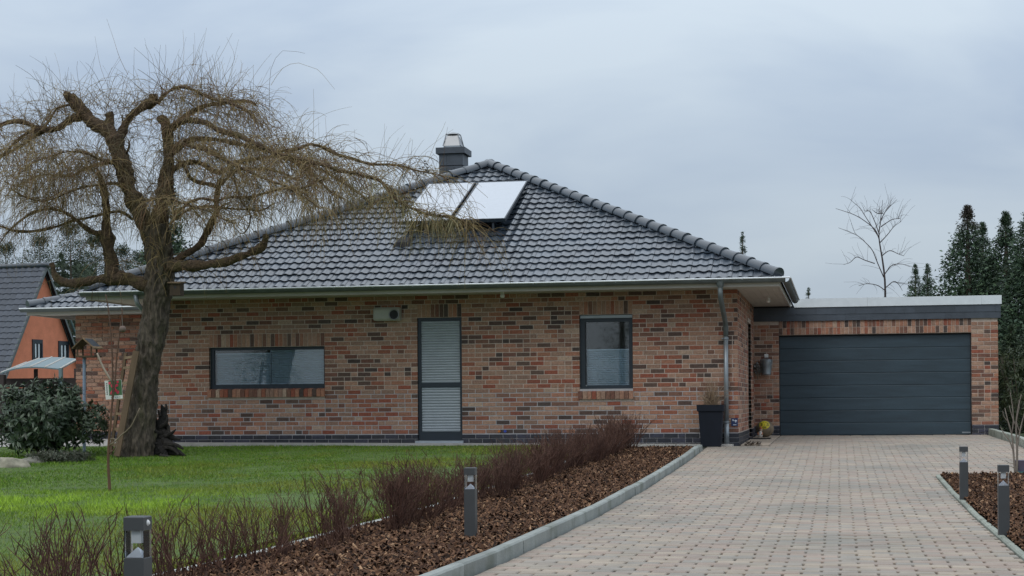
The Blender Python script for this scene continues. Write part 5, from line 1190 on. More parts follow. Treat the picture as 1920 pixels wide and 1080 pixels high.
p = WL[b1_]; mb = MB(); V = [(p.x + .0432, p.y + .013 * math.cos(2 * math.pi * i / 14), p.z + .565 - .026 + .013 * math.sin(2 * math.pi * i / 14)) for i in range(14)]; V2 = [(p.x + .051, p.y + .006 * math.cos(2 * math.pi * i / 14), p.z + .565 - .026 + .006 * math.sin(2 * math.pi * i / 14)) for i in range(14)]
mb.add(V + V2, [(i, (i + 1) % 14, 14 + (i + 1) % 14, 14 + i) for i in range(14)] + [tuple(range(14, 28))]); mb.build('sensor', M_white, b1_)
def put_boll(px, py, label):
    q_ = on_ground(px, py, .03 if px < 1000 else .0); c = bollard((q_.x, q_.y + .04, q_.z), label); return c
put_boll(881, 1016, 'slim bollard light in the bark bed between the bare shrubs and the kerb')
put_boll(1808, 939, 'farther bollard light in the bark bed right of the driveway')
put_boll(1883, 1006, 'nearer bollard light in the right bark bed at the edge of the picture')

# ================================================================== THINGS AT THE GARAGE
p = on_y(1437, 703, GY0 - .13)
mbx = thing('letterbox', 'grey round bucket shaped letterbox hanging on the wall left of the garage door', 'letterbox', p)
mb = MB(); mb.tube([(p.x, p.y, p.z), (p.x, p.y, p.z + .03), (p.x, p.y, p.z + .26), (p.x, p.y, p.z + .285)], [.105, .100, .118, .13], 20); mb.build('bucket', M_zinc, mbx, True)
mb = MB(); mb.tube([(p.x, p.y, p.z + .29), (p.x, p.y, p.z + .315), (p.x, p.y, p.z + .34)], [.135, .125, .06], 20); mb.build('lid', M_zinc, mbx, True)
mb = MB(); mb.tube([(p.x + .125 * math.cos(a), p.y - .02 - .11 * abs(math.sin(a)), p.z + .26 - .085 * math.sin(a)) for a in np.linspace(0, math.pi, 12)], .006, 6); mb.build('handle', M_zinc, mbx, True)
mb = MB(); mb.box((p.x - .02, p.y + .08, p.z + .02), (p.x + .02, GY0 - .002, p.z + .22)); mb.build('bracket', M_black, mbx)
q_ = on_y(1437, 667, GY0 - .01); mb = MB(); mb.cbox((q_.x - .04, GY0 - .02, q_.z - .035), (q_.x + .04, GY0 - .002, q_.z + .035), .004); o = mb.build('door_bell', M_white); tag(o, 'small pale bell plate on the bricks above the bucket letterbox', 'bell')
q_ = on_y(1420, 690, GY0 - .3); wr_ = thing('dried_bouquet', 'grey dried flower bunch hanging beside the bucket letterbox', 'dried flowers', (q_.x, q_.y, q_.z - .12))
V, Fc, T_ = leaf_cloud(60, 6, tuple(q_), (.10, .10, .12), .05, .02, [(.16, .15, .14), (.10, .10, .09), (.22, .2, .19), (.05, .055, .045)], 31); tag(raw_mesh('flowers', V, Fc, T_, M_leaf, wr_), kind='stuff')
mb = MB(); mb.tube([(q_.x, q_.y, q_.z - .08), (q_.x + .01, q_.y, q_.z - .24)], .012, 6, tone=(.14, .11, .08)); mb.build('stem', M_stem, wr_)
mb = MB(); mb.tube([(q_.x, q_.y + .02, q_.z + .08), (q_.x, GY0, q_.z + .16)], .004, 5, tone=(.1, .1, .1)); mb.build('hook', M_stem, wr_)
bl_ = on_ground(1434, 819.5); by = bl_.y - .02; c_ = on_y(1434, 804, by); br_ = .185
ball = thing('stone_ball', 'brown stone ball with a yellow and black emblem standing left of the garage door', 'ball', (c_.x, by, c_.z - br_))
def sph(mb, c, r_, n1=24, n2=14, tone=(1, 1, 1), sq=1.0):
    V = [(c[0] + r_ * math.sin(math.pi * j / n2) * math.cos(2 * math.pi * i / n1), c[1] + r_ * math.sin(math.pi * j / n2) * math.sin(2 * math.pi * i / n1), c[2] + r_ * sq * math.cos(math.pi * j / n2)) for j in range(n2 + 1) for i in range(n1)]
    mb.add(V, [(j * n1 + i, (j + 1) * n1 + i, (j + 1) * n1 + (i + 1) % n1, j * n1 + (i + 1) % n1) for j in range(n2) for i in range(n1)], tone)
mb = MB(); sph(mb, c_, br_, tone=(.85, .68, .52), sq=.93); mb.build('ball', M_stone, ball, True)
# emblem: yellow disc with the black letters BVB, wrapped onto the ball
cd = Vector((.0, -.84, .54)).normalized(); e1 = Vector((1, 0, 0)); e2 = cd.cross(e1).normalized() * -1
if e2.z < 0: e2 = -e2
def on_ball(u, v, lift):
    d = (cd + e1 * u + e2 * v).normalized(); r_ = br_ + lift; return (c_.x + d.x * r_, c_.y + d.y * r_, c_.z + d.z * r_ * .93)
mb = MB(); V = [on_ball(0, 0, .003)]; nr = 4
for j in range(1, nr + 1):
    for i in range(28): a = 2 * math.pi * i / 28; V.append(on_ball(.66 * j / nr * math.cos(a), .66 * j / nr * math.sin(a), .003))
Fc = [(0, 1 + i, 1 + (i + 1) % 28) for i in range(28)] + [(1 + j * 28 + i, 1 + (j + 1) * 28 + i, 1 + (j + 1) * 28 + (i + 1) % 28, 1 + j * 28 + (i + 1) % 28) for j in range(nr - 1) for i in range(28)]
mb.add(V, Fc, (.62, .50, .02)); mb.build('emblem', M_paint, ball)
mb = MB()
def stroke(pts, w_):
    for (a, b) in zip(pts, pts[1:]):
        a = np.array(a); b = np.array(b); t = (b - a) / np.linalg.norm(b - a); nn = np.array((-t[1], t[0])) * w_ / 2; a = a - t * w_ * .3; b = b + t * w_ * .3
        mb.add([on_ball(*(a - nn), .005), on_ball(*(b - nn), .005), on_ball(*(b + nn), .005), on_ball(*(a + nn), .005)], [(0, 1, 2, 3)], (.012, .012, .012))
for (ox, oy, kind) in ((-.36, .02, 'B'), (0, .10, 'V'), (.36, .02, 'B')):
    if kind == 'V': stroke([(ox - .15, oy + .2), (ox, oy - .2), (ox + .15, oy + .2)], .09)
    else:
        stroke([(ox - .11, oy - .2), (ox - .11, oy + .2)], .09); stroke([(ox - .11, oy + .2), (ox + .06, oy + .19), (ox + .09, oy + .1), (ox, oy + .02), (ox - .11, oy + .02)], .07); stroke([(ox, oy + .02), (ox + .12, oy - .08), (ox + .07, oy - .19), (ox - .11, oy - .2)], .07)
for (ox, kind) in ((-.11, '0'), (.11, '9')):
    oy = -.42
    if kind == '0': stroke([(ox - .07, oy + .1), (ox + .07, oy + .1), (ox + .07, oy - .1), (ox - .07, oy - .1), (ox - .07, oy + .1)], .05)
    else: stroke([(ox + .07, oy), (ox - .07, oy), (ox - .07, oy + .1), (ox + .07, oy + .1), (ox + .07, oy - .1), (ox - .05, oy - .1)], .05)
mb.build('lettering', M_paint, ball)
fg = on_ground(1425, 820.5); fx, fy, fz = fg.x, by - .22, fg.z
fig = thing('figurine', 'small white and orange garden figurine standing before the stone ball', 'figurine', (fx, fy, fz))
mb = MB(); mb.tube([(fx, fy, fz), (fx, fy, fz + .05), (fx + .005, fy, fz + .11), (fx + .01, fy, fz + .135)], [.042, .05, .036, .018], 14, tone=(.55, .50, .44)); mb.build('body', M_paint, fig, True)
mb = MB(); sph(mb, (fx + .012, fy, fz + .155), .032, 14, 10, (.50, .36, .27)); mb.build('head', M_paint, fig, True)
mb = MB(); mb.tube([(fx + .012, fy, fz + .170), (fx + .012, fy, fz + .195), (fx + .006, fy, fz + .235)], [.033, .022, .004], 12, tone=(.42, .12, .05)); mb.build('hat', M_paint, fig, True)
for s_ in (-1, 1):
    mb = MB(); mb.tube([(fx + s_ * .032, fy, fz + .105), (fx + s_ * .05, fy - .02, fz + .07), (fx + s_ * .025, fy - .045, fz + .06)], [.012, .012, .010], 8, tone=(.45, .16, .07)); mb.build('arm', M_paint, fig, True)
mt_ = on_ground(1428, 823); mb = MB(); zg = float(g(mt_.y)); V = []
mb.cbox((mt_.x - .32, mt_.y - .2, zg + .006), (mt_.x + .18, mt_.y + .12, zg + .022), .004); o = mb.build('door_mat', M_black); tag(o, 'flat dark door mat lying before the stone ball', 'door mat')
q_ = on_ground(1411, 834); mo = leaf_cloud(26, 6, (q_.x, q_.y, q_.z + .01), (.16, .05, .02), .05, .02, [(.10, .07, .05), (.06, .05, .035), (.15, .10, .06)], 41); tag(raw_mesh('fallen_leaves', *mo, M_leaf), 'small heap of fallen brown leaves on the paving by the brick corner', 'leaves', None, 'stuff')

# ================================================================== RIGHT EDGE: bare bush, pot
rb = on_ground(1905, 889); bush = thing('bare_bush', 'young leafless bush at the right edge of the right bark bed', 'bush', rb)
def rt(px, py, dy=0.0): return on_y(px, py, rb.y + dy)
PR = 3200 / ((rt(1905, 880) - CAM).dot(fwd))
for pts, w_ in (([(1904, 890), (1902, 870), (1900, 845), (1897, 815), (1890, 790), (1884, 765)], (5, 4.5, 4, 3, 2.4, 1.5)), ([(1906, 890), (1907, 860), (1907, 830), (1905, 800), (1908, 770), (1915, 740)], (5, 4.5, 4, 3, 2.4, 1.5)), ([(1907, 840), (1912, 810), (1918, 785), (1926, 755)], (3.5, 3, 2, 1.2)), ([(1900, 845), (1892, 825), (1882, 812), (1876, 800)], (3, 2.5, 2, 1)), ([(1897, 815), (1900, 790), (1898, 760), (1894, 735)], (2.6, 2.2, 1.6, 1)), ([(1905, 800), (1898, 782), (1892, 760)], (2.4, 1.8, 1)), ([(1912, 810), (1906, 790), (1911, 765), (1910, 750)], (2.2, 1.6, 1.2, .8)), ([(1905, 870), (1892, 868), (1885, 862)], (2, 1.4, .8)), ([(1904, 880), (1895, 874), (1889, 878)], (2, 1.4, .8)), ([(1890, 790), (1883, 782), (1880, 770)], (2, 1.4, .8))):
    stem(pts, w_, bush, 'branch', rt, PR, 6, M_stem, (.20, .17, .14))
pp = on_ground(1920, 888); pot = thing('flower_pot', 'dark square flower pot with a turquoise saucer at the right picture edge', 'flower pot', pp); s_ = .10
mb = MB(); V = [(pp.x + sx * h, pp.y + sy * h, pp.z + z) for h, z in ((.075, .03), (.11, .16), (.115, .175)) for sx, sy in ((-1, -1), (1, -1), (1, 1), (-1, 1))]; mb.add(V, [(b * 4 + i, b * 4 + (i + 1) % 4, (b + 1) * 4 + (i + 1) % 4, (b + 1) * 4 + i) for b in range(2) for i in range(4)] + [(8, 9, 10, 11), (3, 2, 1, 0)], (.10, .08, .12)); mb.build('pot', M_paint, pot)
mb = MB(); mb.tube([(pp.x, pp.y, pp.z + .002), (pp.x, pp.y, pp.z + .028)], [.11, .13], 18, tone=(.10, .36, .36)); mb.build('saucer', M_paint, pot)

# ================================================================== NEIGHBOURS
# orange house: ridge runs to the left, gable turned to the right
nbp = at_depth(88, 498, 80.0)
rd = (rgt * -math.cos(R(20)) + fwd * math.sin(R(20)) * -0.25).normalized()      # along the ridge, to the left
rd = Vector((-math.cos(R(12)), -math.sin(R(12)) * -1 * .0 + .0, 0)); rd = (rgt * -.955 + fwd * .30).normalized()
gd_ = Vector((rd.y, -rd.x, 0)); gd_ = gd_ if gd_.dot(fwd) < 0 else -gd_            # down-slope direction towards the viewer
nh = thing('neighbour_house', 'orange brick gabled house with a dark tiled roof at the left edge', 'house', (nbp.x, nbp.y, 0))
NP = R(57); HW, ZR, SLP = 4.3, nbp.z, math.tan(NP)
def nb(u, v, z): return Vector((nbp.x, nbp.y, 0)) + rd * u + gd_ * v + Vector((0, 0, z))
ze_n = ZR - HW * SLP
mb = MB(); pts = [nb(.25, -HW + .4, 0), nb(.25, HW - .4, 0), nb(.25, HW - .4, ZR - (HW - .4) * SLP - .12), nb(.25, 0, ZR - .12), nb(.25, -HW + .4, ZR - (HW - .4) * SLP - .12)]
pts2 = [p_ + rd * 13 for p_ in pts]; mb.add(pts + pts2, [(0, 1, 2, 3, 4), (9, 8, 7, 6, 5)] + [(i, 5 + i, 5 + (i + 1) % 5, (i + 1) % 5) for i in range(5)]); mb.build('wall', M_render, nh)
mb = MB()
for sgn in (1, -1):
    a_, b_, c2, d2 = nb(0, 0, ZR - .02), nb(14, 0, ZR - .02), nb(14, sgn * HW, ze_n - .02), nb(0, sgn * HW, ze_n - .02); t_ = Vector((0, 0, -.12)); mb.add([a_, b_, c2, d2, a_ + t_, b_ + t_, c2 + t_, d2 + t_], [(0, 1, 2, 3), (7, 6, 5, 4), (0, 3, 7, 4), (2, 3, 7, 6)])
mb.build('roof', M_deck, nh); nroof = [o for o in nh.children if o.name.startswith('roof')][0]
# its tiles in the visible slope, joined; ridge and verge
mb = MB(); sl_len = HW / math.cos(NP); tw_, tg_ = .34, .32; nx_, nv_ = 24, int(sl_len / tg_)
dn = (gd_ * math.cos(NP) + Vector((0, 0, -math.sin(NP)))); nn_ = rd.cross(dn); nn_ = nn_ if nn_.z > 0 else -nn_
o0 = nb(0, 0, ZR)
for i in range(nx_):
    for j in range(nv_):
        t = tuple(np.array((.05, .06, .078)) * (1 + rng.normal(0, .10)))
        pr_ = [(0, .0), (.25, -.01), (.5, .012), (.75, .035), (.96, .02)]; V = []
        for (vv, dz) in ((j * tg_ - .03, .0), ((j + 1) * tg_, .035), ((j + 1) * tg_, .0)):
            for (uu, hh_) in pr_: V.append(o0 + rd * ((i + uu) * tw_) + dn * vv + nn_ * (hh_ + dz))
        mb.add(V, [(b * 5 + k, b * 5 + k + 1, (b + 1) * 5 + k + 1, (b + 1) * 5 + k) for b in range(2) for k in range(4)], t)
M_ntile = mat('neighbour_tile', (1, 1, 1), .42, tone=True, var=.1); tag(mb.build('tile_field', M_ntile, nh), kind='stuff')
mb = MB(); mb.tube([nb(-.1, 0, ZR + .02), nb(8.2, 0, ZR + .02)], .13, 10); mb.build('ridge', M_ntile_r if False else M_tile, nh, True)
for sgn in (1, -1):
    mb = MB(); a_, b_ = nb(.06, 0, ZR + .01), nb(.06, sgn * HW, ze_n + .01); mb.add([a_ + rd * -.08, a_ + rd * .12, b_ + rd * .12, b_ + rd * -.08] + [p_ + Vector((0, 0, -.22)) for p_ in (a_ + rd * -.08, a_ + rd * .12, b_ + rd * .12, b_ + rd * -.08)], [(0, 1, 2, 3), (0, 3, 7, 4), (1, 5, 6, 2), (3, 2, 6, 7)]); mb.build('verge', M_zincd, nh)
gn = gd_.cross(Vector((0, 0, 1))); gn = -rd
def on_gable(px, py):
    d = ray(px, py); q0 = nb(.25, 0, 0); return CAM + d * ((q0 - CAM).dot(rd) / d.dot(rd))
for (xa_, xb_, ya_, yb_) in ((60, 79, 636, 675), (109, 128, 639, 675)):
    P = [on_gable(xa_, yb_), on_gable(xb_, yb_), on_gable(xb_, ya_), on_gable(xa_, ya_)]; P[1].z = P[0].z; P[2].z = P[3].z; P[2].x, P[2].y = P[1].x, P[1].y; P[3].x, P[3].y = P[0].x, P[0].y
    mb = MB(); o_ = gn * .03; e_ = (P[1] - P[0]); eu = e_.normalized(); hh_ = P[3].z - P[0].z; W_ = e_.length
    def rect(mb, u0, u1, v0, v1, lift): mb.add([P[0] + eu * u0 + Vector((0, 0, v0)) + gn * lift, P[0] + eu * u1 + Vector((0, 0, v0)) + gn * lift, P[0] + eu * u1 + Vector((0, 0, v1)) + gn * lift, P[0] + eu * u0 + Vector((0, 0, v1)) + gn * lift] + [P[0] + eu * u0 + Vector((0, 0, v0)), P[0] + eu * u1 + Vector((0, 0, v0)), P[0] + eu * u1 + Vector((0, 0, v1)), P[0] + eu * u0 + Vector((0, 0, v1))], [(0, 1, 2, 3), (0, 4, 5, 1), (1, 5, 6, 2), (2, 6, 7, 3), (3, 7, 4, 0)])
    f_ = .10
    rect(mb, 0, f_, 0, hh_, .05); rect(mb, W_ - f_, W_, 0, hh_, .05); rect(mb, f_, W_ - f_, hh_ - .18, hh_, .05); rect(mb, f_, W_ - f_, 0, f_, .05); rect(mb, W_ / 2 - .04, W_ / 2 + .04, f_, hh_ - .18, .045); wn = mb.build('window', M_frame, nh)
    mb = MB(); mb.add([P[0] + gn * .012 + eu * .05 + Vector((0, 0, .05)), P[1] + gn * .012 - eu * .05 + Vector((0, 0, .05)), P[2] + gn * .012 - eu * .05 - Vector((0, 0, .05)), P[3] + gn * .012 + eu * .05 - Vector((0, 0, .05))], [(0, 1, 2, 3)]); mb.build('pane', mat('neighbour_pane', (.02, .024, .028), .08), wn)
    mb = MB()
    for u in (.28, .60):
        mb.add([P[0] + gn * .016 + eu * (u * W_) + Vector((0, 0, .12)), P[0] + gn * .016 + eu * ((u + .13) * W_) + Vector((0, 0, .12)), P[0] + gn * .016 + eu * ((u + .13) * W_) + Vector((0, 0, hh_ - .2)), P[0] + gn * .016 + eu * (u * W_) + Vector((0, 0, hh_ - .2))], [(0, 1, 2, 3)])
    mb.build('curtain', M_blind, wn)
mb = MB(); a_, b_ = on_gable(124, 588), on_gable(141, 632); mb.tube([a_ - rd * .1, b_ - rd * .1], .05, 8); mb.build('verge_pipe', M_teal, nh)

# carport with an arched roof before a dark board wall
DC = 41.0
def cq3(px, py, dep): return at_depth(px, py, dep)
cp_l, cp_r = cq3(2, 704, DC), cq3(112, 694, DC); cpt = thing('carport', 'carport with an arched pale roof over dark boards left of the house', 'carport', (cp_l.x, cp_l.y, .05))
ax_ = (cq3(142, 677, DC + 6.0) - cq3(108, 692, DC)); ax_.z = .40; axis_v = ax_
mb = MB(); n = 12; V = []; uu = cp_r - cp_l; sag = .12
for t in (0, 1):
    for lift in (0, .03):
        for i in range(n + 1):
            f = i / n; V.append(cp_l + uu * (f * 1.02 - .01) + Vector((0, 0, sag * math.sin(math.pi * (.05 + .95 * f) ** .8) + lift)) + axis_v * t)
k = n + 1; Fc = []
for i in range(n): Fc += [(i, i + 1, 2 * k + i + 1, 2 * k + i), (k + i, 3 * k + i, 3 * k + i + 1, k + i + 1), (i, k + i, k + i + 1, i + 1), (2 * k + i, 2 * k + i + 1, 3 * k + i + 1, 3 * k + i)]
Fc += [(n, k + n, 3 * k + n, 2 * k + n), (0, 2 * k, 3 * k, k)]
mb.add(V, Fc); mb.build('roof_sheet', M_teal, cpt)
for i in (0, 3, 6, 9, 12):
    mb = MB(); f = i / n; z_ = sag * math.sin(math.pi * (.05 + .95 * f) ** .8) + .035; a_ = cp_l + uu * f + Vector((0, 0, z_)); mb.tube([a_, a_ + axis_v], .02, 6); mb.build('roof_rib', M_trim, cpt)
pz = cq3(114, 690, DC - .1); mb = MB(); mb.box((pz.x - .04, pz.y - .04, 0), (pz.x + .04, pz.y + .04, pz.z)); mb.build('post', M_teal, cpt)
mb = MB(); pz = cq3(4, 704, DC + .05); mb.box((pz.x - .07, pz.y - .07, 0), (pz.x + .07, pz.y + .07, pz.z + .02)); mb.build('post', M_darkwood, cpt)
fa, fb_ = cq3(-8, 700, DC + .5), cq3(146, 690, DC + .5); fl = thing('board_fence', 'dark brown horizontal board wall under the arched carport roof', 'fence', (fa.x, fa.y, .05)); fd = (fb_ - fa); fd.z = 0; fdn = fd.normalized(); fn = Vector((fdn.y, -fdn.x, 0))
z = .05; i = 0
while z + .235 < fa.z + .04:
    h_ = .235; mb = MB(); a_ = Vector((fa.x, fa.y, z)); b_ = a_ + fd; o_ = fn * (.02 if i % 2 else .0); V = [p_ + o_ + q2 for p_ in (a_, b_) for q2 in (Vector((0, 0, 0)), Vector((0, 0, h_ - .012)), fn * .025 + Vector((0, 0, h_ - .012)), fn * .025)]
    mb.add(V, [(0, 1, 2, 3), (4, 7, 6, 5)] + [(q2, (q2 + 1) % 4, 4 + (q2 + 1) % 4, 4 + q2) for q2 in range(4)], tuple(np.array((1, 1, 1)) * (1 + rng.normal(0, .18)))); mb.build('board', M_darkwood, fl); z += h_; i += 1
for f in (.0, .48, .97):
    mb = MB(); a_ = Vector((fa.x, fa.y, 0)) + fd * f - fn * .06; mb.box((a_.x - .04, a_.y - .03, 0), (a_.x + .04, a_.y + .03, fa.z + .1)); mb.build('post', M_darkwood, fl)

# ================================================================== TREES BEHIND
def conifer(name, loc, h, rad, seed, label, group=None, tones=((.034, .062, .034), (.048, .085, .044), (.024, .046, .028), (.065, .105, .052)), base=.08, dens=1.0, tip=None, crown='cone'):
    rg = np.random.default_rng(seed); t = thing(name, label, 'tree', loc, group)
    mb = MB(); mb.tube([(loc[0], loc[1], loc[2] - .3), (loc[0], loc[1], loc[2] + h * .5), (loc[0], loc[1], loc[2] + h * .97)], [rad * .07 + .05, rad * .045 + .03, .015], 8, tone=(.09, .07, .055)); mb.build('trunk', M_stem, t, True)
    nb_ = int(380 * dens * (1 + h / 12)); f = base + (1 - base) * rg.random(nb_) ** 1.15
    if crown == 'cone':      # branches sit in whorls, one above the other
        nw = max(8, int(h * 3.2)); fs = base + (1 - base) * (np.round((f - base) / (1 - base) * nw) / nw + rg.normal(0, .012, nb_)); f = np.where((rg.random(nb_) < .45) & (fs < .97), fs, f).clip(base, .992)
    lob = np.array([1 + .32 * noise.noise(Vector((seed, v * 5, 0))) for v in f])
    prof = (1 - f) ** 1.0 + .022 if crown == 'cone' else np.sqrt(np.clip(1 - ((f - .60) / .44) ** 2, .03, 1))
    bl = rad * prof * rg.uniform(.6, 1.12, nb_) * lob; a = rg.uniform(0, 6.283, nb_); rise = rg.normal(-.12 if crown == 'cone' else .15, .12 if crown == 'cone' else .22, nb_) + .9 * (f > .93) + .25 * f
    d = np.stack([np.cos(a), np.sin(a), rise], 1); d /= np.linalg.norm(d, axis=1, keepdims=True); o = np.array(loc) + np.stack([np.zeros(nb_), np.zeros(nb_), f * h], 1)
    tap = np.clip(.42 + 1.5 * prof, .42, 1) if crown == 'cone' else np.ones(nb_); m_ = 16; s = rg.random((nb_, m_)) ** .7; s = .12 + .88 * s; C_ = o[:, None] + d[:, None] * (bl[:, None] * s)[..., None]; C_[..., 2] -= (s ** 2) * (bl * .16)[:, None]
    C_ = C_ + rg.normal(0, .042 * rad ** .5, C_.shape) * tap[:, None, None] + rg.normal(0, 1, C_.shape) * (bl[:, None] * .10)[..., None]
    C_ = C_.reshape(-1, 3); D = np.repeat(d, m_, 0) + rg.normal(0, .55, (nb_ * m_, 3)); D[:, 2] -= .15; D /= np.linalg.norm(D, axis=1, keepdims=True); n = len(C_)
    s_ = np.cross(D, rg.normal(0, 1, (n, 3))); s_ /= np.linalg.norm(s_, axis=1, keepdims=True); L_ = (rg.uniform(.10, .24, n) * (.36 + .15 * rad))[:, None] * np.repeat(tap, m_)[:, None]; W_ = L_ * rg.uniform(.16, .34, (n, 1))
    V = np.stack([C_ - s_ * W_ * .5, C_ + D * L_ * .5 + s_ * W_ * .8, C_ + D * L_, C_ + D * L_ * .45 - s_ * W_ * .8], 1).reshape(-1, 3); Fq = np.arange(4 * n).reshape(-1, 4)
    T_ = np.array(tones)[rg.integers(0, len(tones), n)] * (1 + rg.normal(0, .18, (n, 1))).clip(.4, 1.7) * np.repeat(rg.uniform(.55, 1.6, nb_), m_)[:, None]
    if tip is not None: w_ = np.clip((C_[:, 2:3] - loc[2] - h * .86) / (h * .1), 0, 1); T_ = T_ * (1 - w_ * .7) + np.array(tip) * w_ * .7
    tag(raw_mesh('crown', V, Fq, T_, M_needle, t), kind='stuff'); return t
def tree_at(fn_name, px, top, dep, wpx, seed, label, **kw):
    p = at_depth(px, top, dep); s_ = F / dep; return conifer(fn_name, (p.x, p.y, .0), p.z, wpx / 2 / s_ * (2.5 if fn_name == 'spruce_tree' else 1.25), seed, label, **kw)
GS = 'conifers behind the garage'
tree_at('spruce_tree', 1814, 388, 52, 130, 1, 'tall dark spruce with a reddish tip behind the right end of the garage', group=GS, tip=(.07, .04, .04), dens=2.2)
tree_at('spruce_tree', 1842, 418, 54, 100, 2, 'slightly shorter spruce close beside the reddish tipped spruce', group=GS, dens=1.8)
tree_at('spruce_tree', 1886, 400, 52, 130, 3, 'tall spruce standing right of the garage wall', group=GS, dens=2.2)
tree_at('spruce_tree', 1932, 385, 50, 130, 4, 'spruce cut by the right picture edge', group=GS, dens=2.2)
tree_at('spruce_tree', 1716, 497, 62, 62, 5, 'small dark spruce left of a twin behind the garage roof', group=GS, dens=1.4)
tree_at('spruce_tree', 1739, 496, 63, 58, 6, 'small dark spruce right of its twin behind the garage roof', group=GS, dens=1.4)
tree_at('spruce_tree', 1392, 434, 60, 48, 7, 'thin spruce tip showing above the right hip of the roof', dens=.5, base=.4)
tree_at('spruce_tree', 1516, 540, 66, 40, 8, 'tiny spruce tip above the left end of the garage roof', dens=.8)
tree_at('conifer_bush', 1896, 610, 43, 110, 9, 'dense green conifer close behind the right garage corner', tones=((.03, .052, .022), (.045, .07, .03), (.022, .04, .02)), dens=2.0, base=.02)
tree_at('conifer_bush', 1945, 560, 41, 150, 10, 'dark conifer filling the right picture edge behind the kerb', tones=((.025, .045, .022), (.038, .06, .03), (.018, .034, .018)), dens=2.2, base=.02)
tree_at('spruce_tree', 312, 300, 66, 105, 11, 'dark spruce behind the willow crown', dens=2.2)
p = at_depth(1893, 830, 38); gb = thing('green_bush', 'light green feathery bush between the garage and the bare young bush', 'bush', (p.x, p.y, .0))
V, Fc, T_ = leaf_cloud(420, 9, (p.x + .25, p.y, .95), (.62, .5, .95), .13, .022, [(.06, .085, .03), (.085, .11, .045), (.045, .065, .028), (.10, .12, .06)], 55, base_z=.05); tag(raw_mesh('foliage', V, Fc, T_, M_leaf, gb), kind='stuff')
for i in range(9):
    a = sr.uniform(0, 6.28); mb = MB(); mb.tube([(p.x + .2, p.y, -.05), (p.x + .25 + .25 * math.cos(a), p.y + .2 * math.sin(a), .8), (p.x + .25 + .5 * math.cos(a), p.y + .4 * math.sin(a), 1.7)], [.02, .014, .005], 6, tone=(.16, .13, .10)); mb.build('stem', M_stem, gb, True)
# pines of the wood at the left, then the wood that reads as one mass
PT_ = ((.03, .05, .027), (.042, .066, .035), (.022, .038, .022), (.055, .078, .042))
for i, (px, top, dep, wpx, lb) in enumerate(((10, 470, 112, 90, 'pine at the far left behind the ridge of the orange house'), (75, 452, 108, 85, 'pine behind the right end of the orange house ridge'), (132, 432, 104, 95, 'tallest pine in the wood left of the willow'), (178, 452, 110, 80, 'pine in the wood seen between the willow side trunk and the ridge'), (228, 470, 106, 80, 'pine of the wood seen just left of the willow trunk'), (262, 482, 115, 70, 'low pine of the wood behind the willow trunk'), (350, 480, 118, 60, 'low pine of the wood right of the willow trunk'))):
    tree_at('pine_tree', px, top, dep, wpx, 60 + i, lb, group='pines of the wood behind the house', tones=PT_, dens=1.7, base=.2, crown='round')
rg = np.random.default_rng(77); Vs, Fs, Ts, n0 = [], [], [], 0
for i in range(70):
    ang = rg.uniform(-26, 22); dep = rg.uniform(118, 150); q_ = CAM + (fwd * math.cos(R(ang)) + rgt * math.sin(R(ang))) * dep; h_ = rg.uniform(8.5, 12.0) if ang < -9 else rg.uniform(3.5, 6.3)
    V, Fc, T_ = leaf_cloud(260, 6, (q_.x, q_.y, h_ * .52), (2.6, 2.4, h_ * .5), .8, .4, PT_, 500 + i, base_z=.1); Vs.append(V); Fs.append(Fc + n0); Ts.append(T_); n0 += len(V)
tag(raw_mesh('treeline', np.concatenate(Vs), np.concatenate(Fs), np.concatenate(Ts), M_needle), 'dark far wood closing the view behind the house', 'wood', None, 'stuff')
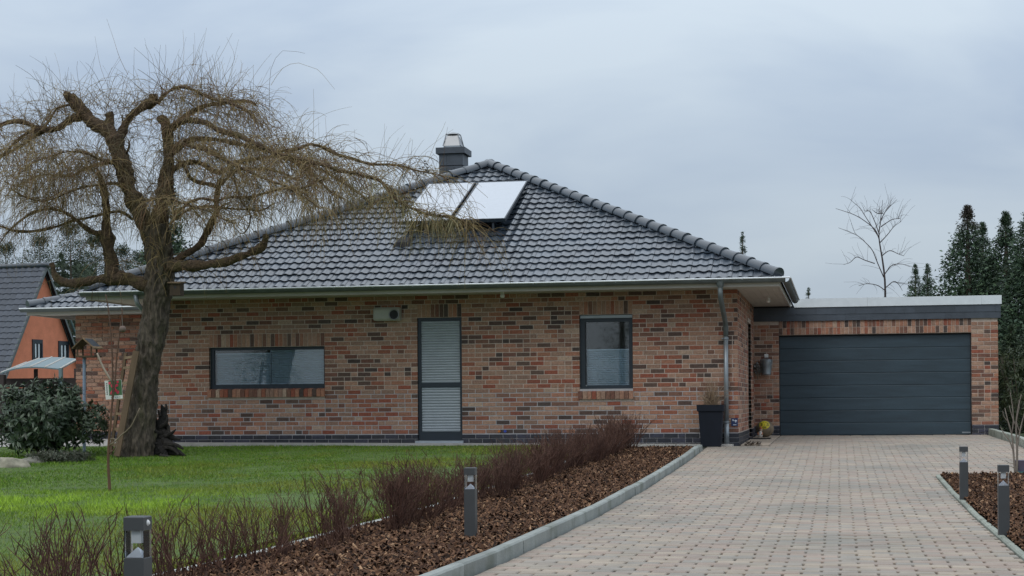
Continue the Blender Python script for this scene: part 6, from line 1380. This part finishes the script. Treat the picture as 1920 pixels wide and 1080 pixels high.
# bare birch behind the garage
bd = 56.0; b0_ = at_depth(1661, 640, bd); birch = thing('birch_tree', 'bare thin birch rising behind the garage roof', 'tree', (b0_.x, b0_.y, 0))
def bt2(px, py, dy=0.0): return on_y(px, py, b0_.y + dy)
PB = F / bd
def bbr(pts, w_, nm='branch'): return stem(pts, w_, birch, nm, bt2, PB, 6, M_stem, (.075, .06, .06))
g0 = bt2(1662, 760); 
mb = MB(); mb.tube([(b0_.x, b0_.y, -.2), bt2(1661, 640), bt2(1660, 560)], [.075, .06, .052], 8, tone=(.09, .075, .075)); mb.build('trunk', M_stem, birch, True)
BB = [[(1660, 562), (1659, 525), (1655, 490), (1650, 460), (1648, 440), (1651, 415), (1653, 395), (1655, 375)], [(1657, 520), (1645, 492), (1636, 470), (1624, 456), (1608, 442), (1590, 434), (1572, 427)], [(1648, 445), (1635, 425), (1622, 405), (1612, 390), (1594, 374)], [(1649, 450), (1640, 430), (1618, 412), (1600, 402), (1583, 396), (1567, 391)], [(1651, 415), (1658, 400), (1668, 388), (1682, 374)], [(1640, 494), (1622, 488), (1606, 482), (1594, 492), (1582, 496)], [(1658, 515), (1672, 498), (1690, 495), (1706, 500)], [(1650, 455), (1664, 440), (1676, 425), (1690, 415)], [(1649, 440), (1640, 415), (1630, 395), (1622, 398)], [(1660, 545), (1645, 535), (1625, 532), (1610, 536)], [(1660, 540), (1675, 528), (1684, 532), (1692, 545)], [(1653, 480), (1668, 470), (1684, 476), (1695, 480)], [(1655, 400), (1645, 400), (1635, 393)], [(1652, 425), (1672, 412), (1688, 410)]]
for i, pts in enumerate(BB):
    n = len(pts); dyf = sr.uniform(-.8, .8); bbr([(x, y, dyf * k / n) for k, (x, y) in enumerate(pts)], np.linspace(4.4 if i == 0 else 2.1, .7, n))
Q0 = []
for pts in BB:
    for _ in range(9):
        k = sr.integers(0, len(pts) - 1); f = sr.random(); Q0.append(tuple(bt2(pts[k][0] * (1 - f) + pts[k + 1][0] * f, pts[k][1] * (1 - f) + pts[k + 1][1] * f, sr.uniform(-.4, .4))))
Q0 = np.array(Q0); n = len(Q0); cxb = bt2(1650, 480); d = Q0 - np.array((cxb.x, cxb.y, cxb.z - 1.0)); d /= np.linalg.norm(d, axis=1, keepdims=True); d += tw_rng.normal(0, .5, (n, 3))
Q = curve(Q0, d, tw_rng.uniform(.25, .8, n), tw_rng.uniform(-.2, .9, n), 6, .10); V, Fq, ti = batch_tubes(Q, np.full((n, 1), .0052) * np.linspace(1, .5, 6)[None], 3); tag(raw_mesh('twigs', V, Fq, np.full((len(Fq), 3), (.085, .07, .07)), M_stem, birch), kind='stuff')

# two spruces across the street, behind the viewer: the house's panes mirror them
conifer('spruce_tree', (-10.2, -66.0, -.2), 12.5, 2.6, 91, 'spruce across the street mirrored in the tall window', dens=.7)
conifer('spruce_tree', (-30.5, -64.0, -.2), 9.5, 3.2, 92, 'broad spruce across the street mirrored in the wide window', dens=.7)
